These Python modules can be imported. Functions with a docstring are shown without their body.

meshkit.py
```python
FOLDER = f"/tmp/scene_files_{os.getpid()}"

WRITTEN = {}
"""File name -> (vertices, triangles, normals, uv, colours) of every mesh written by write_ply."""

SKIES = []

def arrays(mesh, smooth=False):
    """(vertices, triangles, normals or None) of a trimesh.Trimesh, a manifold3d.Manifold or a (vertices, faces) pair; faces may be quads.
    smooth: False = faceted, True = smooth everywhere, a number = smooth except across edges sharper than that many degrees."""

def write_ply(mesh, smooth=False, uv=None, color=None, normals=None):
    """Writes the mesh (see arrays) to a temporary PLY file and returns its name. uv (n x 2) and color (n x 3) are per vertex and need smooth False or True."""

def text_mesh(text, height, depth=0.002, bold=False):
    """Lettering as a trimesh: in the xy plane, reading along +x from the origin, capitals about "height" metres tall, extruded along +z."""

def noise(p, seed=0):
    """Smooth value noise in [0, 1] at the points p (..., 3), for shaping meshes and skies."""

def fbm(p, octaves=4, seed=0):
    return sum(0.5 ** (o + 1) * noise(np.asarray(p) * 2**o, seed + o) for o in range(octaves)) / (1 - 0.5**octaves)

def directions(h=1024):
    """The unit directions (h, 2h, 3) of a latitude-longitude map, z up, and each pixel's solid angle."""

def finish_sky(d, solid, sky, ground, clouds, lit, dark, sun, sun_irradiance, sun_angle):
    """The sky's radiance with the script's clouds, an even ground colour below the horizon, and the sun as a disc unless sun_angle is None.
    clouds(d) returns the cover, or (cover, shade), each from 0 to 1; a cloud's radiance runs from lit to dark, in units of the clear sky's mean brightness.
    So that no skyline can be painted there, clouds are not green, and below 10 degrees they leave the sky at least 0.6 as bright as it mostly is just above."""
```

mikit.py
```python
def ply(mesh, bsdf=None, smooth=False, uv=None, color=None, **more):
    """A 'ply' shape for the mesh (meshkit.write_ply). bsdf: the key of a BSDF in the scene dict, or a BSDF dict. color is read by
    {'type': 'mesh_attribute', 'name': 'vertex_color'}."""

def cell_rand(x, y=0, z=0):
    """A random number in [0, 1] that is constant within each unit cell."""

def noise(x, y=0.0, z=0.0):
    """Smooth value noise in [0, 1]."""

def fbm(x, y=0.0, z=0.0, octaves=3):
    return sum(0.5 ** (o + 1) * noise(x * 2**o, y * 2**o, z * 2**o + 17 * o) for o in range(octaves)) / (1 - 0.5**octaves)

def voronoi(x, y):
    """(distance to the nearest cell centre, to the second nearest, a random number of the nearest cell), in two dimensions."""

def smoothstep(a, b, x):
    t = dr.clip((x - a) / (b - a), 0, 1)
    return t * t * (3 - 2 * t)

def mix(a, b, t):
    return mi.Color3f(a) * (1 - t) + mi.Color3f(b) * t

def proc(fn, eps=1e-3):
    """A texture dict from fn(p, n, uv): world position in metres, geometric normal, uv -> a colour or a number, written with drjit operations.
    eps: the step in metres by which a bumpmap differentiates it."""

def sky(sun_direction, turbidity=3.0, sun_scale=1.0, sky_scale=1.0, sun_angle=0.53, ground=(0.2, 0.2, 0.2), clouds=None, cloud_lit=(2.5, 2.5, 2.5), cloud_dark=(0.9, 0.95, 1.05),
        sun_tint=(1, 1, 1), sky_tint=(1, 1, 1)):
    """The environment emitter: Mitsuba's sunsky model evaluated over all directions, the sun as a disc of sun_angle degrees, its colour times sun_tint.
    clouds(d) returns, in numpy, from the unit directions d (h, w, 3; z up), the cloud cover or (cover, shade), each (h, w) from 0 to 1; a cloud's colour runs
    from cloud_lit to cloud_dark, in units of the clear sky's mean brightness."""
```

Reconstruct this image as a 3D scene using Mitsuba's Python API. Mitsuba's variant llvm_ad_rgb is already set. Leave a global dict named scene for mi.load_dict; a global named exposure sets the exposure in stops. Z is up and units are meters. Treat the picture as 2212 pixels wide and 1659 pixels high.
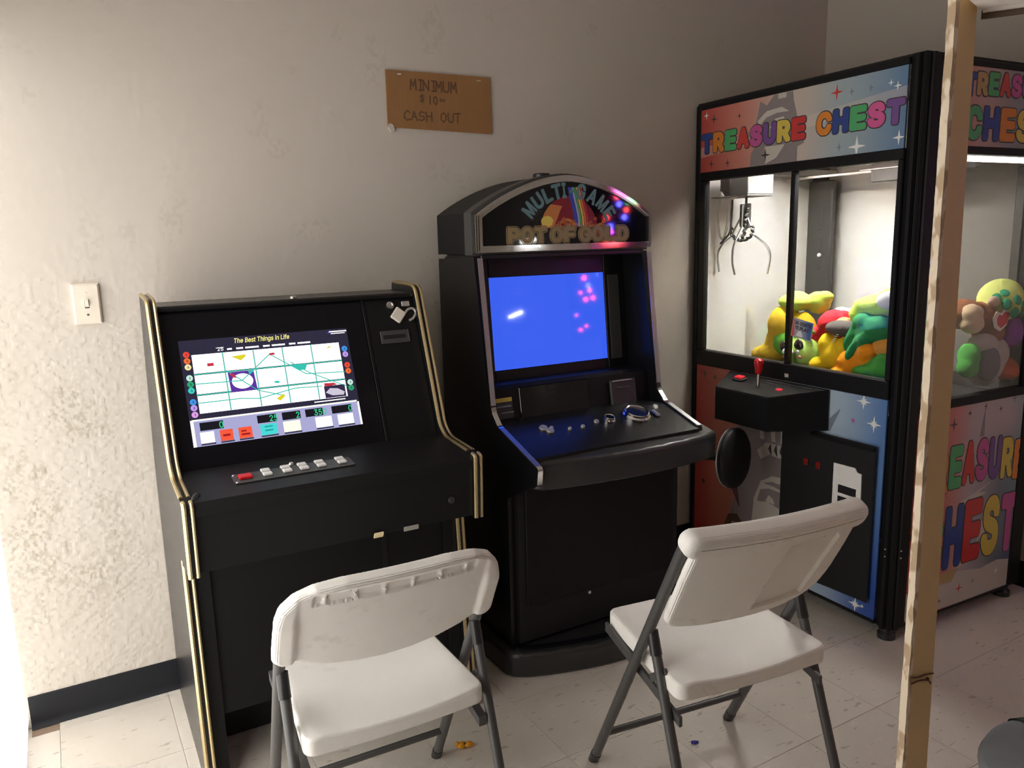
import math, random
import numpy as np, trimesh, mitsuba as mi, drjit as dr
import mikit, meshkit
from mikit import proc, noise, fbm, voronoi, cell_rand, smoothstep, mix
from manifold3d import Manifold, Mesh, CrossSection
from shapely.geometry import Polygon, LineString, Point, MultiPolygon, box as sbox
from shapely import affinity, unary_union
from shapely.geometry.polygon import orient
T = mi.ScalarTransform4f
scene, labels = {}, {}
random.seed(7)

# ------------------------------------------------------------------ camera, light levels, exposure
exposure = 0.0
FOCAL, PITCH, ROLL, YAW = 1700.0, 0.18404145540987824, -0.024621954032233856, 0.5236339344311104
CAM = np.array([0.0, -2.6, 1.42])
_fw = np.array([math.sin(YAW)*math.cos(PITCH), math.cos(YAW)*math.cos(PITCH), -math.sin(PITCH)])
_r = np.array([math.cos(YAW), -math.sin(YAW), 0.0]); _u = np.cross(_r, _fw)
_c, _s = math.cos(ROLL), math.sin(ROLL)
_r2, _u2 = _c*_r + _s*_u, -_s*_r + _c*_u
_m = np.eye(4); _m[:3, 0] = -_r2; _m[:3, 1] = _u2; _m[:3, 2] = _fw; _m[:3, 3] = CAM
scene['camera'] = {'type': 'perspective', 'fov': math.degrees(2*math.atan(1106/FOCAL)), 'fov_axis': 'x', 'near_clip': 0.02, 'far_clip': 60.0, 'to_world': T(_m)}
DOOR_LIGHT = (3.25, 3.14, 2.96)      # frosted glass door in the left wall, lit from behind
CEILING_LIGHT = (3.1, 2.75, 2.15)     # fluorescent fixture on the ceiling, left of and behind the camera
MACHINE_LIGHT = (80.0, 77.0, 71.0)  # lamp panel in the top of the claw machine
WALL_LAMP = (60.0, 60.0, 56.0)      # small lamp on the right wall, behind the camera

# ------------------------------------------------------------------ helpers
def frame(o, t=0.0):
    m = np.eye(4); c, s = math.cos(t), math.sin(t)
    m[:2, :2] = [[c, -s], [s, c]]; m[:3, 3] = o
    return m
def basis(o, x, y):
    x = np.asarray(x, float); x = x/np.linalg.norm(x); y = np.asarray(y, float); y = y - x*(x@y); y = y/np.linalg.norm(y)
    m = np.eye(4); m[:3, 0], m[:3, 1], m[:3, 2], m[:3, 3] = x, y, np.cross(x, y), o
    return m
def tm(mesh):
    if isinstance(mesh, Manifold):
        q = mesh.to_mesh(); return trimesh.Trimesh(q.vert_properties[:, :3].astype(float), q.tri_verts, process=False)
    return mesh
def cat(*ms):
    ms = [tm(m) for m in (ms[0] if len(ms) == 1 and isinstance(ms[0], list) else ms)]
    return trimesh.util.concatenate(ms)
def moved(mesh, m):
    mesh = tm(mesh).copy(); mesh.apply_transform(m); return mesh
def numbered(key):
    if key not in scene and key not in labels: return key
    i = 1
    while f'{key}_{i:03d}' in scene or f'{key}_{i:03d}' in labels: i += 1
    return f'{key}_{i:03d}'
def thing(name, label, category, group=None):
    key = numbered(name); labels[key] = {'label': label, 'category': category}
    if group: labels[key]['group'] = group
    return key
def obj(name, mesh, m, parent=None, smooth=35, fr=None, emit=None, w=1.0, label=None, kind=None):
    key = numbered(parent + '__' + name if parent else name)
    mesh = tm(mesh)
    if fr is not None: mesh = moved(mesh, fr)
    more = {'emitter': {'type': 'area', 'radiance': {'type': 'rgb', 'value': list(emit)}, 'sampling_weight': float(w)}} if emit is not None else {}
    scene[key] = mikit.ply(mesh, m, smooth=smooth, **more)
    if label or kind:
        labels.setdefault(key, {})
        if label: labels[key]['label'] = label
        if kind: labels[key]['kind'] = kind
    return key
def struct(name, mesh, m, **k):
    key = obj(name, mesh, m, **k); labels[key] = {**labels.get(key, {}), 'kind': 'structure'}; return key

def bx(x0, x1, y0, y1, z0, z1, r=0.002):
    x0, x1, y0, y1, z0, z1 = min(x0, x1), max(x0, x1), min(y0, y1), max(y0, y1), min(z0, z1), max(z0, z1)
    r = min(r, (x1-x0)/2.01, (y1-y0)/2.01, (z1-z0)/2.01)
    p = []
    for x, ix in ((x0, 1), (x1, -1)):
        for y, iy in ((y0, 1), (y1, -1)):
            for z, iz in ((z0, 1), (z1, -1)):
                p += [(x, y+iy*r, z+iz*r), (x+ix*r, y, z+iz*r), (x+ix*r, y+iy*r, z)]
    return tm(Manifold.hull_points(np.array(p)))
def poly(p): return p if hasattr(p, 'geom_type') else Polygon(p)
def ext(p, lo, hi):
    """shapely polygon(s) in xy extruded along z"""
    g = poly(p); gs = [a for a in getattr(g, 'geoms', [g]) if a.geom_type == 'Polygon' and a.area > 1e-9]
    ms = []
    for a in gs:
        e = trimesh.creation.extrude_polygon(a, hi-lo, engine='earcut'); e.apply_translation([0, 0, lo]); ms.append(e)
    return trimesh.util.concatenate(ms)
def ext_x(p, lo, hi):           # polygon in (y, z), along x
    e = ext(p, lo, hi); v = e.vertices; return trimesh.Trimesh(v[:, [2, 0, 1]], e.faces, process=False)
def ext_y(p, lo, hi):           # polygon in (x, z), along y
    e = ext(p, lo, hi); v = e.vertices; return trimesh.Trimesh(v[:, [0, 2, 1]], e.faces[:, ::-1], process=False)
def spline(pts, n=8):
    """Catmull-Rom through the points"""
    p = np.asarray(pts, float); q = np.vstack([2*p[0]-p[1], p, 2*p[-1]-p[-2]]); out = []
    for i in range(1, len(q)-2):
        for t in np.linspace(0, 1, n, endpoint=False):
            a, b, c, d = q[i-1], q[i], q[i+1], q[i+2]
            out.append(.5*(2*b+(c-a)*t+(2*a-5*b+4*c-d)*t*t+(3*b-a-3*c+d)*t**3))
    return np.array(out+[p[-1]])
def fillet(pts, r, n=5):
    """open polyline with rounded inner corners"""
    p = [np.asarray(q, float) for q in pts]; out = [p[0]]
    for a, b, c in zip(p, p[1:], p[2:]):
        d1, d2 = a-b, c-b; l1, l2 = np.linalg.norm(d1), np.linalg.norm(d2); q = min(r, l1*.45, l2*.45)
        s, e = b+d1/l1*q, b+d2/l2*q
        out += [(1-t)**2*s+2*t*(1-t)*b+t*t*e for t in np.linspace(0, 1, n)]
    return np.array(out+[p[-1]])
def tube(pts, r, sides=10, flat=1.0):
    p = np.asarray(pts, float); r = np.broadcast_to(r, (len(p),)).astype(float)
    t = np.gradient(p, axis=0); t /= np.linalg.norm(t, axis=1, keepdims=True)+1e-12
    a = np.cross(t[0], [0, 0, 1.0] if abs(t[0][2]) < .9 else [1.0, 0, 0]); a /= np.linalg.norm(a)
    ang = np.arange(sides)*2*math.pi/sides; v = []
    for k in range(len(p)):
        a = a - t[k]*(a@t[k]); a /= np.linalg.norm(a); b = np.cross(t[k], a)
        v.append(p[k]+r[k]*(np.cos(ang)[:, None]*a+flat*np.sin(ang)[:, None]*b))
    v = np.vstack(v+[p[:1], p[-1:]]); n = len(p); f = []
    for k in range(n-1):
        for j in range(sides):
            q0, q1 = k*sides+j, k*sides+(j+1) % sides; f += [(q0, q1, q1+sides), (q0, q1+sides, q0+sides)]
    for j in range(sides): f += [(n*sides, (j+1) % sides, j), (n*sides+1, (n-1)*sides+j, (n-1)*sides+(j+1) % sides)]
    return trimesh.Trimesh(v, f, process=False)
def lathe(prof, n=32): return trimesh.creation.revolve(np.asarray(prof, float), sections=n)
def rounded(x0, y0, x1, y1, r): return sbox(x0+r, y0+r, x1-r, y1-r).buffer(r, quad_segs=5)
def blob(parts, it=6, amp=0.0, seed=0, seg=20):
    """ellipsoids (centre, radii[, rotation z deg]) and hulls of sphere chains joined into one smooth body"""
    tot = None
    for q in parts:
        if q[0] == 'chain':
            ms = [Manifold.sphere(r, 14).translate(c) for c, r in q[1]]
            m = None
            for a, b in zip(ms, ms[1:]):
                h = Manifold.batch_hull([a, b]); m = h if m is None else m+h
        else:
            c, r = q[0], q[1]; r = (r, r, r) if np.isscalar(r) else r
            m = Manifold.sphere(1.0, seg).scale(r)
            if len(q) > 2: m = m.rotate(q[2])
            m = m.translate(c)
        tot = m if tot is None else tot+m
    t = tm(tot.refine_to_length(0.014)); t.merge_vertices(digits_vertex=6)
    trimesh.smoothing.filter_laplacian(t, lamb=.4, iterations=it)
    if amp:
        n = t.vertex_normals; t.vertices = t.vertices+n*((meshkit.fbm(t.vertices*55, 3, seed)-.5)*2*amp)[:, None]
    return t
_gl = {}
def glyph(text, height, heavy=0.0):
    """lettering as a shapely shape; reading +x from the origin"""
    k = (text, height, heavy)
    if k not in _gl:
        m = meshkit.text_mesh(text, height, 0.01, bold=True)
        f = m.faces[m.face_normals[:, 2] > .9]
        g = unary_union([Polygon(m.vertices[a][:, :2]).buffer(1e-6) for a in f])
        g = g.buffer(heavy*height, join_style='mitre') if heavy else g
        _gl[k] = g.simplify(height*.008)
    return _gl[k]
def fit_glyph(ch, x0, x1, y0, y1, heavy=.035):
    g = glyph(ch, 1.0, heavy); a = g.bounds
    g = affinity.translate(g, -a[0], -a[1]); return affinity.translate(affinity.scale(g, (x1-x0)/(a[2]-a[0]), (y1-y0)/(a[3]-a[1]), origin=(0, 0)), x0, y0)
def star(x, y, r, n=4, inner=.22, rot=0.0):
    return Polygon([(x+(r if i % 2 == 0 else r*inner)*math.sin(i*math.pi/n+rot), y+(r if i % 2 == 0 else r*inner)*math.cos(i*math.pi/n+rot)) for i in range(2*n)])

# ------------------------------------------------------------------ materials
def mat(name, color, rough=.5, metal=0.0, spec=.5, bump=None, **k):
    if not isinstance(color, dict): color = {'type': 'rgb', 'value': list(color)}
    b = {'type': 'principled', 'base_color': color, 'roughness': rough, 'metallic': metal, 'specular': spec, **k}
    if bump: b = {'type': 'bumpmap', 'arbitrary': bump[0], 'scale': bump[1], 'bsdf': b}
    scene[name] = {'type': 'twosided', 'bsdf': b}
    return name
def n2(x, y, k=0):
    """smooth value noise in two dimensions"""
    i, j = dr.floor(x), dr.floor(y); u, v = x-i, y-j
    u, v = u*u*(3-2*u), v*v*(3-2*v)
    return dr.lerp(dr.lerp(cell_rand(i, j, k), cell_rand(i+1, j, k), u), dr.lerp(cell_rand(i, j+1, k), cell_rand(i+1, j+1, k), u), v)
def f2(x, y, k=0, octaves=3): return sum(.5**(o+1)*n2(x*2**o, y*2**o, k+o) for o in range(octaves))/(1-.5**octaves)
def wall_color(p, n, uv):
    x, z = mi.Float(p.x), mi.Float(p.z)
    base = mix((.495, .452, .40), (.53, .487, .435), f2(x*3+3, z*3, 0, 2))
    grime = smoothstep(.40, .68, f2(x*12, z*9+4, 3, 3))*smoothstep(.34, .74, f2(x*120+9, z*95, 7, 2))
    region = smoothstep(-.45, -.1, x)*(1-smoothstep(.02, .26, x))*smoothstep(.2, .5, z)*(1-smoothstep(.95, 1.2, z))
    base = mix(base, (.31, .275, .21), grime*region*.6)
    scuff = smoothstep(.72, .82, f2(x*9+31, z*8.2+8, 11, 2))*smoothstep(.5, .62, n2(x*110, z*90, 15))
    return mix(base, (.42, .375, .32), scuff*.3)
def wall_bump(p, n, uv):
    x, z = mi.Float(p.x), mi.Float(p.z)
    rough = (1-smoothstep(.05, .5, x))*(1-smoothstep(1.15, 1.5, z))
    return n2(x*150, z*170)*.22+n2(x*310, z*340, 1)*.12+smoothstep(.45, .75, n2(x*75+7, z*120, 2))*(.25+.9*rough)
mat('wall_paint', proc(wall_color), .75, 0, .25, bump=(proc(wall_bump), .0009))
mat('wall_side_paint', (.51, .467, .415), .75, 0, .25)
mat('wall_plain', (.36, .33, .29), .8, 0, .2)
mat('ceiling_paint', (.70, .66, .60), .9, 0, .1)
def tile_fn(p, n, uv):
    x, y = mi.Float(p.x), mi.Float(p.y)
    tone = cell_rand(dr.floor((x+.127)/.3048), dr.floor((y+.055)/.3048), 3)
    c = mix((.57, .525, .465), (.63, .585, .525), tone*.6+.4*n2(x*9, y*9, 1))
    st = n2(x*26+5*tone, y*95, 2)*n2(x*50, y*160+9, 5)
    c = mix(c, (.28, .24, .19), smoothstep(.60, .72, st)*.5)
    c = mix(c, (.68, .64, .58), smoothstep(.62, .75, n2(x*33+40, y*110, 7)*n2(x*60+11, y*140, 1))*.5)
    return mix(c, (.42, .37, .30), smoothstep(.56, .72, f2(x*2.1+4, y*2.4+2, 21, 3))*.2)
mat('floor_tile', proc(tile_fn), .30, 0, .45)
mat('floor_under', (.10, .075, .055), .9, 0, .1)
mat('bare_floor', (.25, .18, .135), .8, 0, .2)
mat('vinyl_base', (.011, .012, .016), .42, 0, .22)
mat('door_white', (.80, .79, .76), .4)
mat('frosted_glass', (.80, .80, .78), .5)
mat('black_laminate', (.0065, .0065, .0075), .30, 0, .36)
mat('black_satin', (.007, .007, .008), .48, 0, .20)
mat('black_matte', (.010, .010, .011), .65, 0, .3)
mat('black_gloss', (.005, .005, .008), .045, 0, .5)
mat('display_black', (.005, .005, .007), .12, 0, .22)
mat('black_plastic', (.022, .022, .023), .33, 0, .5)
mat('charcoal_plastic', (.045, .044, .043), .45, 0, .4)
mat('gold_trim', (.66, .53, .29), .36, 1.0)
mat('gold_core', (.10, .065, .03), .4, 0)
mat('chrome', (.82, .82, .80), .10, 1.0)
mat('brushed_metal', (.62, .62, .60), .28, 1.0)
mat('silver_trim', (.60, .61, .62), .36, 1.0)
mat('dull_silver', (.50, .50, .49), .45, .7)
mat('white_button', (.62, .62, .60), .35)
mat('red_button', (.50, .008, .012), .3)
mat('padlock_body', (.66, .62, .54), .45, .0)
mat('cardboard', proc(lambda p, n, uv: mix((.245, .125, .052), (.30, .16, .07), fbm(p.x*30, p.y, p.z*9, 3)*.7+.3*noise(p.x*260, 0, p.z*14))), .85, 0, .15)
mat('marker', (.105, .052, .026), .7)
mat('tape', (.50, .46, .40), .35)
mat('switch_plastic', (.66, .60, .51), .38)
mat('screw_dark', (.14, .13, .12), .4, .6)
mat('paper_yellow', (.66, .56, .33), .8)
def chair_white(p, n, uv):
    c = mix((.82, .805, .77), (.78, .76, .715), fbm(p.x*9+1, p.y*9, p.z*9, 3))
    g = smoothstep(.60, .78, fbm(p.x*13+5, p.y*20, p.z*13, 4))*smoothstep(.45, .6, fbm(p.x*60, p.y*60, p.z*60, 2))
    return mix(c, (.50, .46, .40), g*.32)
mat('chair_plastic', proc(chair_white), .42, 0, .4)
mat('chair_steel', (.058, .057, .058), .40, 0, .6)
mat('post_paint', proc(lambda p, n, uv: mix((.72, .515, .255), (.78, .565, .29), fbm(p.x*20, p.y*20, p.z*4, 3))), .55, 0, .3)
mat('post_edge', proc(lambda p, n, uv: mix((.80, .68, .52), (.50, .37, .24), smoothstep(.48, .62, fbm(p.x*60, p.y*60, p.z*26, 3)))), .8)
mat('twine_brown', (.11, .055, .025), .8)
mat('shelf_white', proc(lambda p, n, uv: mix((.86, .83, .78), (.70, .65, .59), smoothstep(.55, .75, fbm(p.x*14, p.y*14, 3, 3)))), .6)
mat('shelf_edge', (.13, .09, .06), .7)
mat('clear_pane', (1, 1, 1))
scene['clear_pane'] = {'type': 'thindielectric', 'int_ior': 1.5}
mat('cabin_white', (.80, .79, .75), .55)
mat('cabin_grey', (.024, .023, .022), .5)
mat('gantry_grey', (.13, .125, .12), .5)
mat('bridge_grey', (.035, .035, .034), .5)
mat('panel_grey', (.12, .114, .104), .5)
mat('hose_white', (.60, .56, .48), .5)
mat('cushion_grey', proc(lambda p, n, uv: mix((.135, .15, .165), (.17, .18, .19), fbm(p.x*30, p.y*30, p.z*30, 3))), .75, 0, .3)
mat('cloth_dark_green', (.012, .022, .016), .85)
def flat(name, c, rough=.35, spec=.4): return mat(name, c, rough, 0, spec)
INK = {'red': (.52, .055, .045), 'orange': (.62, .21, .035), 'green': (.075, .36, .135), 'magenta': (.46, .085, .26), 'pink': (.60, .10, .28), 'purple': (.16, .075, .26), 'yellow': (.60, .46, .08),
       'navy': (.03, .06, .24), 'crimson': (.50, .04, .04), 'olive': (.42, .30, .12), 'white': (.78, .78, .76), 'grey': (.23, .195, .20), 'dark': (.055, .04, .05), 'stone': (.50, .46, .41), 'slate': (.17, .21, .26), 'teal': (.11, .215, .23), 'coin': (.55, .20, .05),
       'gold': (.27, .205, .10), 'blue': (.03, .07, .42), 'lightyellow': (.72, .55, .10), 'sky': (.33, .47, .62), 'umber': (.10, .055, .035), 'plum': (.10, .03, .06), 'darkred': (.20, .012, .010)}
for k_, c_ in INK.items(): flat('ink_'+k_, c_)

# ------------------------------------------------------------------ room shell
WX = 3.225
struct('ceiling', bx(-2.6, WX+.1, -5.1, .1, 2.75, 2.85), 'ceiling_paint')
struct('wall_back', bx(-.3, WX+.1, 0, .1, 0, 2.75, .0), 'wall_paint')
struct('wall_right', bx(WX, WX+.1, -5.0, 0, 0, 2.75, .0), 'wall_side_paint')
struct('wall_front', bx(-2.6, WX+.1, -5.1, -5.0, 0, 2.75, .0), 'wall_plain')
struct('wall_left', cat(bx(-.3, -.2, -2.42, -1.60, 0, 2.75, .0), bx(-.3, -.2, -1.60, 0, 2.06, 2.75, .0)), 'wall_plain')
struct('wall_alcove', bx(-2.6, -.3, -2.42, -2.32, 0, 2.75, .0), 'wall_plain')
struct('wall_side', bx(-2.6, -2.5, -5.0, -2.42, 0, 2.75, .0), 'wall_plain')
d1 = struct('door_1', cat(bx(-.262, -.222, -1.60, -1.55, 0, 2.06), bx(-.262, -.222, -.030, -.004, 0, 2.06), bx(-.262, -.222, -.82, -.78, .03, 2.02), bx(-.262, -.222, -1.55, -.030, 2.02, 2.06), bx(-.262, -.222, -1.55, -.030, 0.0, .03)), 'door_white')
for y0, y1 in ((-.798, -.004), (-1.55, -.802)): obj('glass_pane', bx(-.214, -.206, y0, y1, .03, 2.02, .0), 'frosted_glass', d1, smooth=False, emit=DOOR_LIGHT, w=12.0, label='frosted glass glowing with daylight')
fl = struct('floor', cat(bx(-2.6, WX+.1, -5.1, .1, -.10, -.0032, .0), bx(-2.6, -.735, -5.1, 0, -.0032, 0, .0), bx(-.735, WX, -5.1, -3.408, -.0032, 0, .0), bx(-.735, -.222, -2.40, 0, -.0032, 0, .0)), 'floor_tile', smooth=False)
obj('bare_patch', bx(-.2, -.128, -.0545, 0, -.0031, -.0022, .0), 'bare_floor', fl, smooth=False, label='bare brown floor where a tile strip is missing')
TJ = .3048
for j in range(0, 12):
    for i in range(-2, 11):
        x0, x1 = -.127+i*TJ, -.127+(i+1)*TJ; y1, y0 = -.055-(j-1)*TJ, -.055-j*TJ
        y1 = min(y1, 0.0); x1 = min(x1, WX)
        if (j == 0 and i < 0) or x1 < -.2 and y1 > -2.42: continue
        if y1 > -2.42: x0 = max(x0, -.222)
        if x1-x0 < .02: continue
        g = .0006
        obj('tile', bx(x0+g, x1-g, y0+g, y1-g, -.0032, 0, .0007), 'floor_tile', fl, smooth=False)
def baseboard(L): return [(0, .0), (-.016, .0), (-.009, .008), (-.0055, .02), (-.0055, .096), (-.003, .101), (0, .101)]
struct('baseboard_back', ext_x(baseboard(0), -.2, WX), 'vinyl_base')
struct('baseboard_right', moved(ext_x(baseboard(0), 0, 5.0), basis([WX, 0, 0], [0, -1, 0], [1, 0, 0])), 'vinyl_base')

# ------------------------------------------------------------------ lamps outside the frame
lf = thing('ceiling_lamp', 'long white fluorescent fixture on the ceiling behind the camera', 'lamp')
obj('housing', bx(-.95, .35, -3.55, -3.25, 2.70, 2.75), 'door_white', lf)
obj('diffuser', bx(-.92, .32, -3.52, -3.28, 2.665, 2.699, .004), 'frosted_glass', lf, emit=CEILING_LIGHT, w=6.0, smooth=False)
wl = thing('wall_lamp', 'small bright lamp on the right wall behind the camera', 'lamp')
obj('base_plate', bx(WX-.03, WX, -3.50, -3.24, 1.32, 1.46), 'charcoal_plastic', wl)
obj('bulb', tube([[WX-.05, -3.47, 1.383], [WX-.05, -3.27, 1.402]], .011, 12), 'frosted_glass', wl, emit=WALL_LAMP, w=.6)
ls = thing('light_sign', 'black board set with coloured light dots on the right wall behind the camera', 'light sign')
obj('board', bx(WX-.02, WX, -2.62, -2.10, 1.12, 1.74), 'black_matte', ls)
LED = {'red': (60, 3, 2.5), 'blue': (6, 7, 75), 'violet': (40, 5, 60), 'green': (3, 40, 9)}
for col, y, z, r in (('red', -2.27, 1.66, .016), ('blue', -2.245, 1.615, .018), ('red', -2.17, 1.575, .016), ('blue', -2.19, 1.53, .018), ('red', -2.38, 1.535, .018), ('blue', -2.34, 1.475, .02), ('violet', -2.33, 1.44, .016),
                     ('red', -2.30, 1.385, .016), ('red', -2.39, 1.385, .016), ('red', -2.445, 1.44, .012), ('violet', -2.53, 1.29, .011), ('red', -2.495, 1.18, .012), ('violet', -2.28, 1.69, .012), ('green', -2.15, 1.62, .012), ('red', -2.42, 1.20, .010)):
    obj('light_dot', moved(trimesh.creation.icosphere(2, r), frame([WX-.024, y, z])), 'frosted_glass', ls, emit=LED[col], w=.05, smooth=True)

# ------------------------------------------------------------------ cardboard sign and light switch on the back wall
cs = thing('cardboard_sign', 'brown cardboard sign with handwritten lettering stuck high on the back wall', 'sign')
sgn = [(1.040, 1.796), (1.440, 1.789), (1.4375, 1.983), (1.041, 1.980)]
obj('board', ext_y(sgn, -.007, -.002), 'cardboard', cs, smooth=False)
STROKE = {'M': [[(0, 0), (.08, 1), (.5, .35), (.92, 1), (1, 0)]], 'I': [[(.5, 0), (.5, 1)], [(.2, 0), (.8, 0)], [(.2, 1), (.8, 1)]], 'N': [[(0, 0), (.03, 1), (.95, 0), (1, 1)]], 'U': [[(0, 1), (.04, .25), (.3, 0), (.7, 0), (.96, .25), (1, 1)]],
          '$': [[(1, .82), (.6, .95), (.1, .8), (.15, .58), (.85, .42), (.9, .18), (.5, .03), (0, .15)], [(.5, 1.12), (.5, -.12)]], '1': [[(.5, 0), (.5, 1)]], '0': [[(.5, 0), (.1, .25), (.1, .75), (.5, 1), (.9, .75), (.9, .25), (.5, 0)]],
          'C': [[(1, .85), (.6, 1), (.1, .7), (.05, .3), (.5, 0), (1, .12)]], 'A': [[(0, 0), (.45, 1), (1, 0)], [(.2, .38), (.8, .36)]], 'S': [[(1, .85), (.5, 1), (.05, .78), (.2, .55), (.85, .42), (.9, .15), (.4, 0), (0, .12)]], 'H': [[(.05, 0), (0, 1)], [(1, 0), (.95, 1)], [(.03, .5), (.97, .52)]],
          'O': [[(.5, 0), (.05, .3), (.1, .8), (.55, 1), (.95, .7), (.9, .2), (.5, 0)]], 'T': [[(.5, 0), (.5, 1)], [(0, .98), (1, 1.02)]]}
def hand(text, x, z, w, h, gap, wt=.0035):
    g = []
    for ch in text:
        if ch != ' ':
            g += [LineString([(x+a*w+random.uniform(-1, 1)*.0008, z+b*h+random.uniform(-1, 1)*.001) for a, b in st]).buffer(wt) for st in STROKE[ch]]
        x += w*(.55 if ch == 'I' else 1)+gap
    return g
wr = hand('MINIMUM', 1.128, 1.922, .021, .033, .0075, .0028)+hand('$', 1.163, 1.884, .013, .023, 0, .0023)+hand('10', 1.192, 1.879, .015, .026, .005, .0025)+hand('00', 1.236, 1.889, .008, .009, .004, .0016)+hand('CASH OUT', 1.100, 1.822, .021, .030, .0065, .0022)
for g_ in wr: obj('pen_stroke', ext_y(g_, -.0076, -.0069), 'marker', cs, smooth=False)
labels[cs+'__pen_stroke'] = {'label': 'handwritten in pen: MINIMUM, $10.00, CASH OUT'}
obj('tape', ext_y([(1.082, 1.9655), (1.0965, 1.9665), (1.0965, 1.971), (1.081, 1.9705)], -.0082, -.0069), 'tape', cs, smooth=False)
obj('tape', ext_y([(1.383, 1.967), (1.399, 1.9675), (1.399, 1.9705), (1.383, 1.970)], -.0082, -.0069), 'tape', cs, smooth=False)
obj('tape', ext_y(spline([(1.043, 1.790), (1.041, 1.803), (1.052, 1.808), (1.060, 1.800), (1.063, 1.784), (1.051, 1.781), (1.043, 1.790)], 4)[:-1], -.0085, -.0015), 'tape', cs, smooth=False)
sw = thing('light_switch', 'cream light switch with one toggle on the back wall beside the door', 'light switch')
swm = Manifold.hull_points(np.array([(x*.0355, 0, z*.058) for x in (-1, 1) for z in (-1, 1)]+[(x*.0355, -.010, z*.058) for x in (-1, 1) for z in (-1, 1)]+[(x*.031, -.016, z*.053) for x in (-1, 1) for z in (-1, 1)]))
SF = frame([.083, -.0002, 1.261])
obj('plate', swm, 'switch_plastic', sw, fr=SF, smooth=20)
obj('toggle', Manifold.hull_points(np.array([(x*.005, -.0155, z) for x in (-1, 1) for z in (-.010, .012)]+[(x*.004, -.028, z) for x in (-1, 1) for z in (.008, .014)])), 'switch_plastic', sw, fr=SF, smooth=20)
obj('toggle_slot', bx(-.006, .006, -.0166, -.0155, -.0125, .0135, .0002), 'screw_dark', sw, fr=SF)
for z in (-.031, .031): obj('screw', moved(lathe([(0, 0), (.0035, 0), (.003, .0015), (0, .0018)], 12), basis([.083, -.0159, 1.261+z], [1, 0, 0], [0, 0, 1])), 'screw_dark' if z < 0 else 'switch_plastic', sw)

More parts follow.
